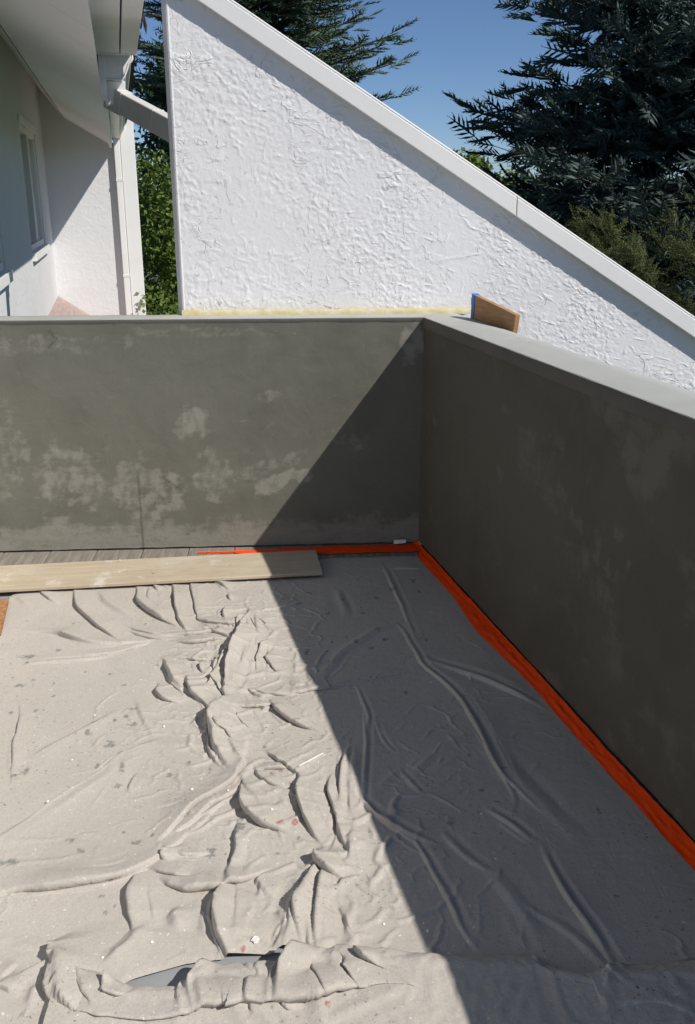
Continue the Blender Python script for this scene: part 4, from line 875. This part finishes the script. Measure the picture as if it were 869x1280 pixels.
jub = [spray_base(40+k, .09, .030, 6, .5, .25, .085, .36) for k in range(3)]
def juniper(x, y, zg, h, rad, n, lab):
    root = empty('juniper_shrub', (x, y, zg)); tag(root, lab, 'shrub', None)
    tube('trunk', [(0, 0, h*.75*k/5) for k in range(6)], [.08*(1-k/6)+.01 for k in range(6)], m_bark.m, root, 7)
    Pp, Dd, Va = [], [], []
    for k in range(n):                                 # plumes: arching branches clothed in short sprays
        az = rng.uniform(0, 2*np.pi); rr = rad*math.sqrt(rng.uniform(.1, 1)); zb_ = h*rng.uniform(.55, .97); bv = rng.uniform(0, 1)
        o_ = np.array([math.cos(az), math.sin(az), 0]); L_ = rng.uniform(.5, .85)
        for i in range(16):
            f = i/15; pos = o_*rr*.55+o_*L_*.6*f+np.array([0, 0, zb_+L_*(.85*f-.25*f*f)]); tan = o_*.6+np.array([0, 0, .85-.5*f])
            for q_ in range(2):
                Pp.append(pos+rng.normal(0, .025, 3)); Dd.append(tan+rng.normal(0, .45, 3)); Va.append(np.clip(.15+.45*f+.3*bv+rng.normal(0, .12), 0, 1))
    n_ = len(Pp); scatter('foliage', jub, np.array(Pp), np.array(Dd), rng.uniform(.15, .28, n_), f_jun, root, np.array(Va), .8)
juniper(2.95, 8.6, -3.0, 4.15, .95, 46, 'yellow-green feathery juniper shrub below the dark spruce, by the roof edge')
juniper(3.6, 8.9, -3.0, 4.35, .95, 32, 'yellow-green feathery juniper shrub below the dark spruce, by the roof edge')
for o in list(bpy.data.objects):
    if o.name.startswith('juniper_shrub'): o['group'] = 'juniper shrubs behind the roof edge'

def leafy(name, lab, x, y, zg, clumps, nleaf, size, mat, cat='tree'):
    root = empty(name, (x, y, zg)); tag(root, lab, cat)
    top_ = max(c[2] for c in clumps)-zg
    tube('trunk', [(0, 0, 0), (.05, 0, top_*.3), (-.03, .04, top_*.6), (.02, 0, top_*.9)], [.14, .11, .08, .03], m_bark.m, root, 8)
    V = []; Fc = []
    for cx, cy, cz, r_ in clumps[::2]:
        a = np.array([0, 0, top_*.45]); b = np.array([cx-x, cy-y, cz-zg]); s_ = .022
        b0 = len(V); V += [a+[s_, 0, 0], a+[-s_, s_, 0], a+[-s_, -s_, 0], b+[s_*.3, 0, 0], b+[-s_*.3, s_*.3, 0], b+[-s_*.3, -s_*.3, 0]]
        Fc += [(b0+j, b0+(j+1) % 3, b0+3+(j+1) % 3, b0+3+j) for j in range(3)]
    mesh('limbs', np.array(V), np.array(Fc), m_bark.m, root)
    cl = np.array(clumps); w_ = cl[:, 3]**2; idx = rng.choice(len(cl), nleaf, p=w_/w_.sum())
    d = rng.normal(0, 1, (nleaf, 3)); d /= np.linalg.norm(d, axis=1)[:, None]; rr = cl[idx, 3]*rng.uniform(.25, 1.08, nleaf)**.6
    c_ = cl[idx, :3]+d*rr[:, None]*np.array([1, 1, .85])-np.array([x, y, zg])
    t_ = rng.normal(0, 1, (nleaf, 3)); t_ -= .3*np.array([0, 0, 1]); t_ /= np.linalg.norm(t_, axis=1)[:, None]
    n_ = rng.normal(0, .7, (nleaf, 3))+np.array([0, -.25, .9]); s_ = np.cross(n_, t_); s_ /= np.linalg.norm(s_, axis=1)[:, None]; n_ = np.cross(t_, s_)
    L_ = (size*rng.uniform(.7, 1.3, nleaf))[:, None]; wv_ = L_*.34
    A0 = c_-t_*L_*.5; A1 = c_+s_*wv_+n_*L_*.08; A2 = c_+t_*L_*.5; A3 = c_-s_*wv_+n_*L_*.08
    V = np.stack([A0, A1, A2, A3], 1).reshape(-1, 3); i = np.arange(nleaf)*4
    Fc = np.concatenate([np.stack([i, i+1, i+2], 1), np.stack([i, i+2, i+3], 1)])
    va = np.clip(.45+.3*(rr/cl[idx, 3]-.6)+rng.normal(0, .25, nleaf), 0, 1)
    mesh('crown', V, Fc, mat, root, False, dict(var=np.repeat(va, 4)))
    return root
g_ = random.Random(5)
def cloud(cx, cy, cz, rx, rz, n, r0, r1): return [(cx+g_.gauss(0, .5)*rx, cy+g_.gauss(0, .5)*rx, cz+g_.gauss(0, .5)*rz, g_.uniform(r0, r1)) for _ in range(n)]
c1 = cloud(-2.65, 16, 1.2, 1.0, 1.5, 26, .35, .65)+[(*onY(208, 75, 16), .28), (*onY(215, 50, 16), .25), (*onY(200, 112, 16), .40), (*onY(188, 122, 16), .25), (*onY(212, 140, 16), .5), (*onY(205, 165, 16), .45), (*onY(225, 90, 16), .5), (*onY(190, 200, 16), .5)]
leafy('leafy_tree', 'blue-green broadleaf tree rising between the house and the gable', -2.4, 16.2, -3, c1, 15000, .085, f_leaf2)
c2 = cloud(-1.95, 11.5, .35, .75, .9, 22, .3, .5)+[(*onY(x_, y_, 11.5), .32) for x_, y_ in [(185, 215), (205, 230), (215, 270), (190, 265), (195, 310), (215, 330), (190, 350), (205, 375), (185, 385), (225, 300)]]
leafy('leafy_shrub', 'sunlit yellow-green leafy shrub in the gap beside the gable', -1.95, 11.7, -3, c2, 17000, .055, f_leaf, 'shrub')
c3 = cloud(5.4, 45, 2.3, 1.6, .8, 14, .6, 1.0)
leafy('leafy_tree', 'small distant green tree at the foot of the spruce crown, above the roof edge', 5.2, 45, -3, c3, 4000, .25, f_leaf)
# grey clapboard shed glimpsed through the gap
sh = empty('garden_shed', (-4.3, 21, -3)); tag(sh, 'grey clapboard shed glimpsed through the leaves in the gap', 'shed')
box('wall', -1.2, 1.6, .03, 2.4, 0, 2.5, m_side.m, sh)
sb = None
for k in range(11):
    if sb is None: sb = pym('siding_board', [(-1.2, .0, 0), (1.6, .0, 0), (1.6, .03, 0), (-1.2, .03, 0), (-1.2, .02, .22), (1.6, .02, .22), (1.6, .03, .22), (-1.2, .03, .22)], BF, m_side.m, sh)
    else:
        o = sb.copy(); C.objects.link(o); o.parent = sh; o.location = (0, 0, k*.225)
pym('roof', [(-1.4, -.25, 2.42), (1.8, -.25, 2.42), (1.8, 1.2, 3.1), (-1.4, 1.2, 3.1), (-1.4, 2.65, 2.42), (1.8, 2.65, 2.42), (-1.4, -.25, 2.50), (1.8, -.25, 2.50), (1.8, 1.2, 3.18), (-1.4, 1.2, 3.18), (-1.4, 2.65, 2.50), (1.8, 2.65, 2.50)],
    [(6, 7, 8, 9), (9, 8, 11, 10), (0, 3, 2, 1), (3, 4, 5, 2), (0, 1, 7, 6), (4, 10, 11, 5), (0, 6, 9, 3), (3, 9, 10, 4), (1, 2, 8, 7), (2, 5, 11, 8)], m_groof.m, sh)

# the far-off wood closing the horizon, one mass
nl = 42000
X = rng.uniform(-45, 70, nl); top_z = 1.6+1.3*fbm(X*.10, X*0, 400, 4)+.5*fbm(X*.5, X*0, 404, 3); Zt = -3+(top_z+3)*rng.uniform(0, 1, nl)**.6; Yt = 56+rng.uniform(0, 5, nl)+1.5*fbm(X*.3, Zt*.3, 407, 2)
c_ = np.stack([X, Yt, Zt], 1); t_ = rng.normal(0, 1, (nl, 3)); t_ /= np.linalg.norm(t_, axis=1)[:, None]; n_ = rng.normal(0, .7, (nl, 3))+np.array([0, -.4, .8]); s_ = np.cross(n_, t_); s_ /= np.linalg.norm(s_, axis=1)[:, None]
L_ = rng.uniform(.25, .5, nl)[:, None]; V = np.stack([c_-t_*L_, c_+s_*L_*.6, c_+t_*L_, c_-s_*L_*.6], 1).reshape(-1, 3)
wd_ = mesh('far_wood', V, np.arange(nl*4).reshape(-1, 4), f_leaf2, None, False, dict(var=np.repeat(rng.uniform(0, 1, nl), 4)))
tag(wd_, 'far-off dark green wood closing the view behind the spruce', 'wood', kind='stuff')
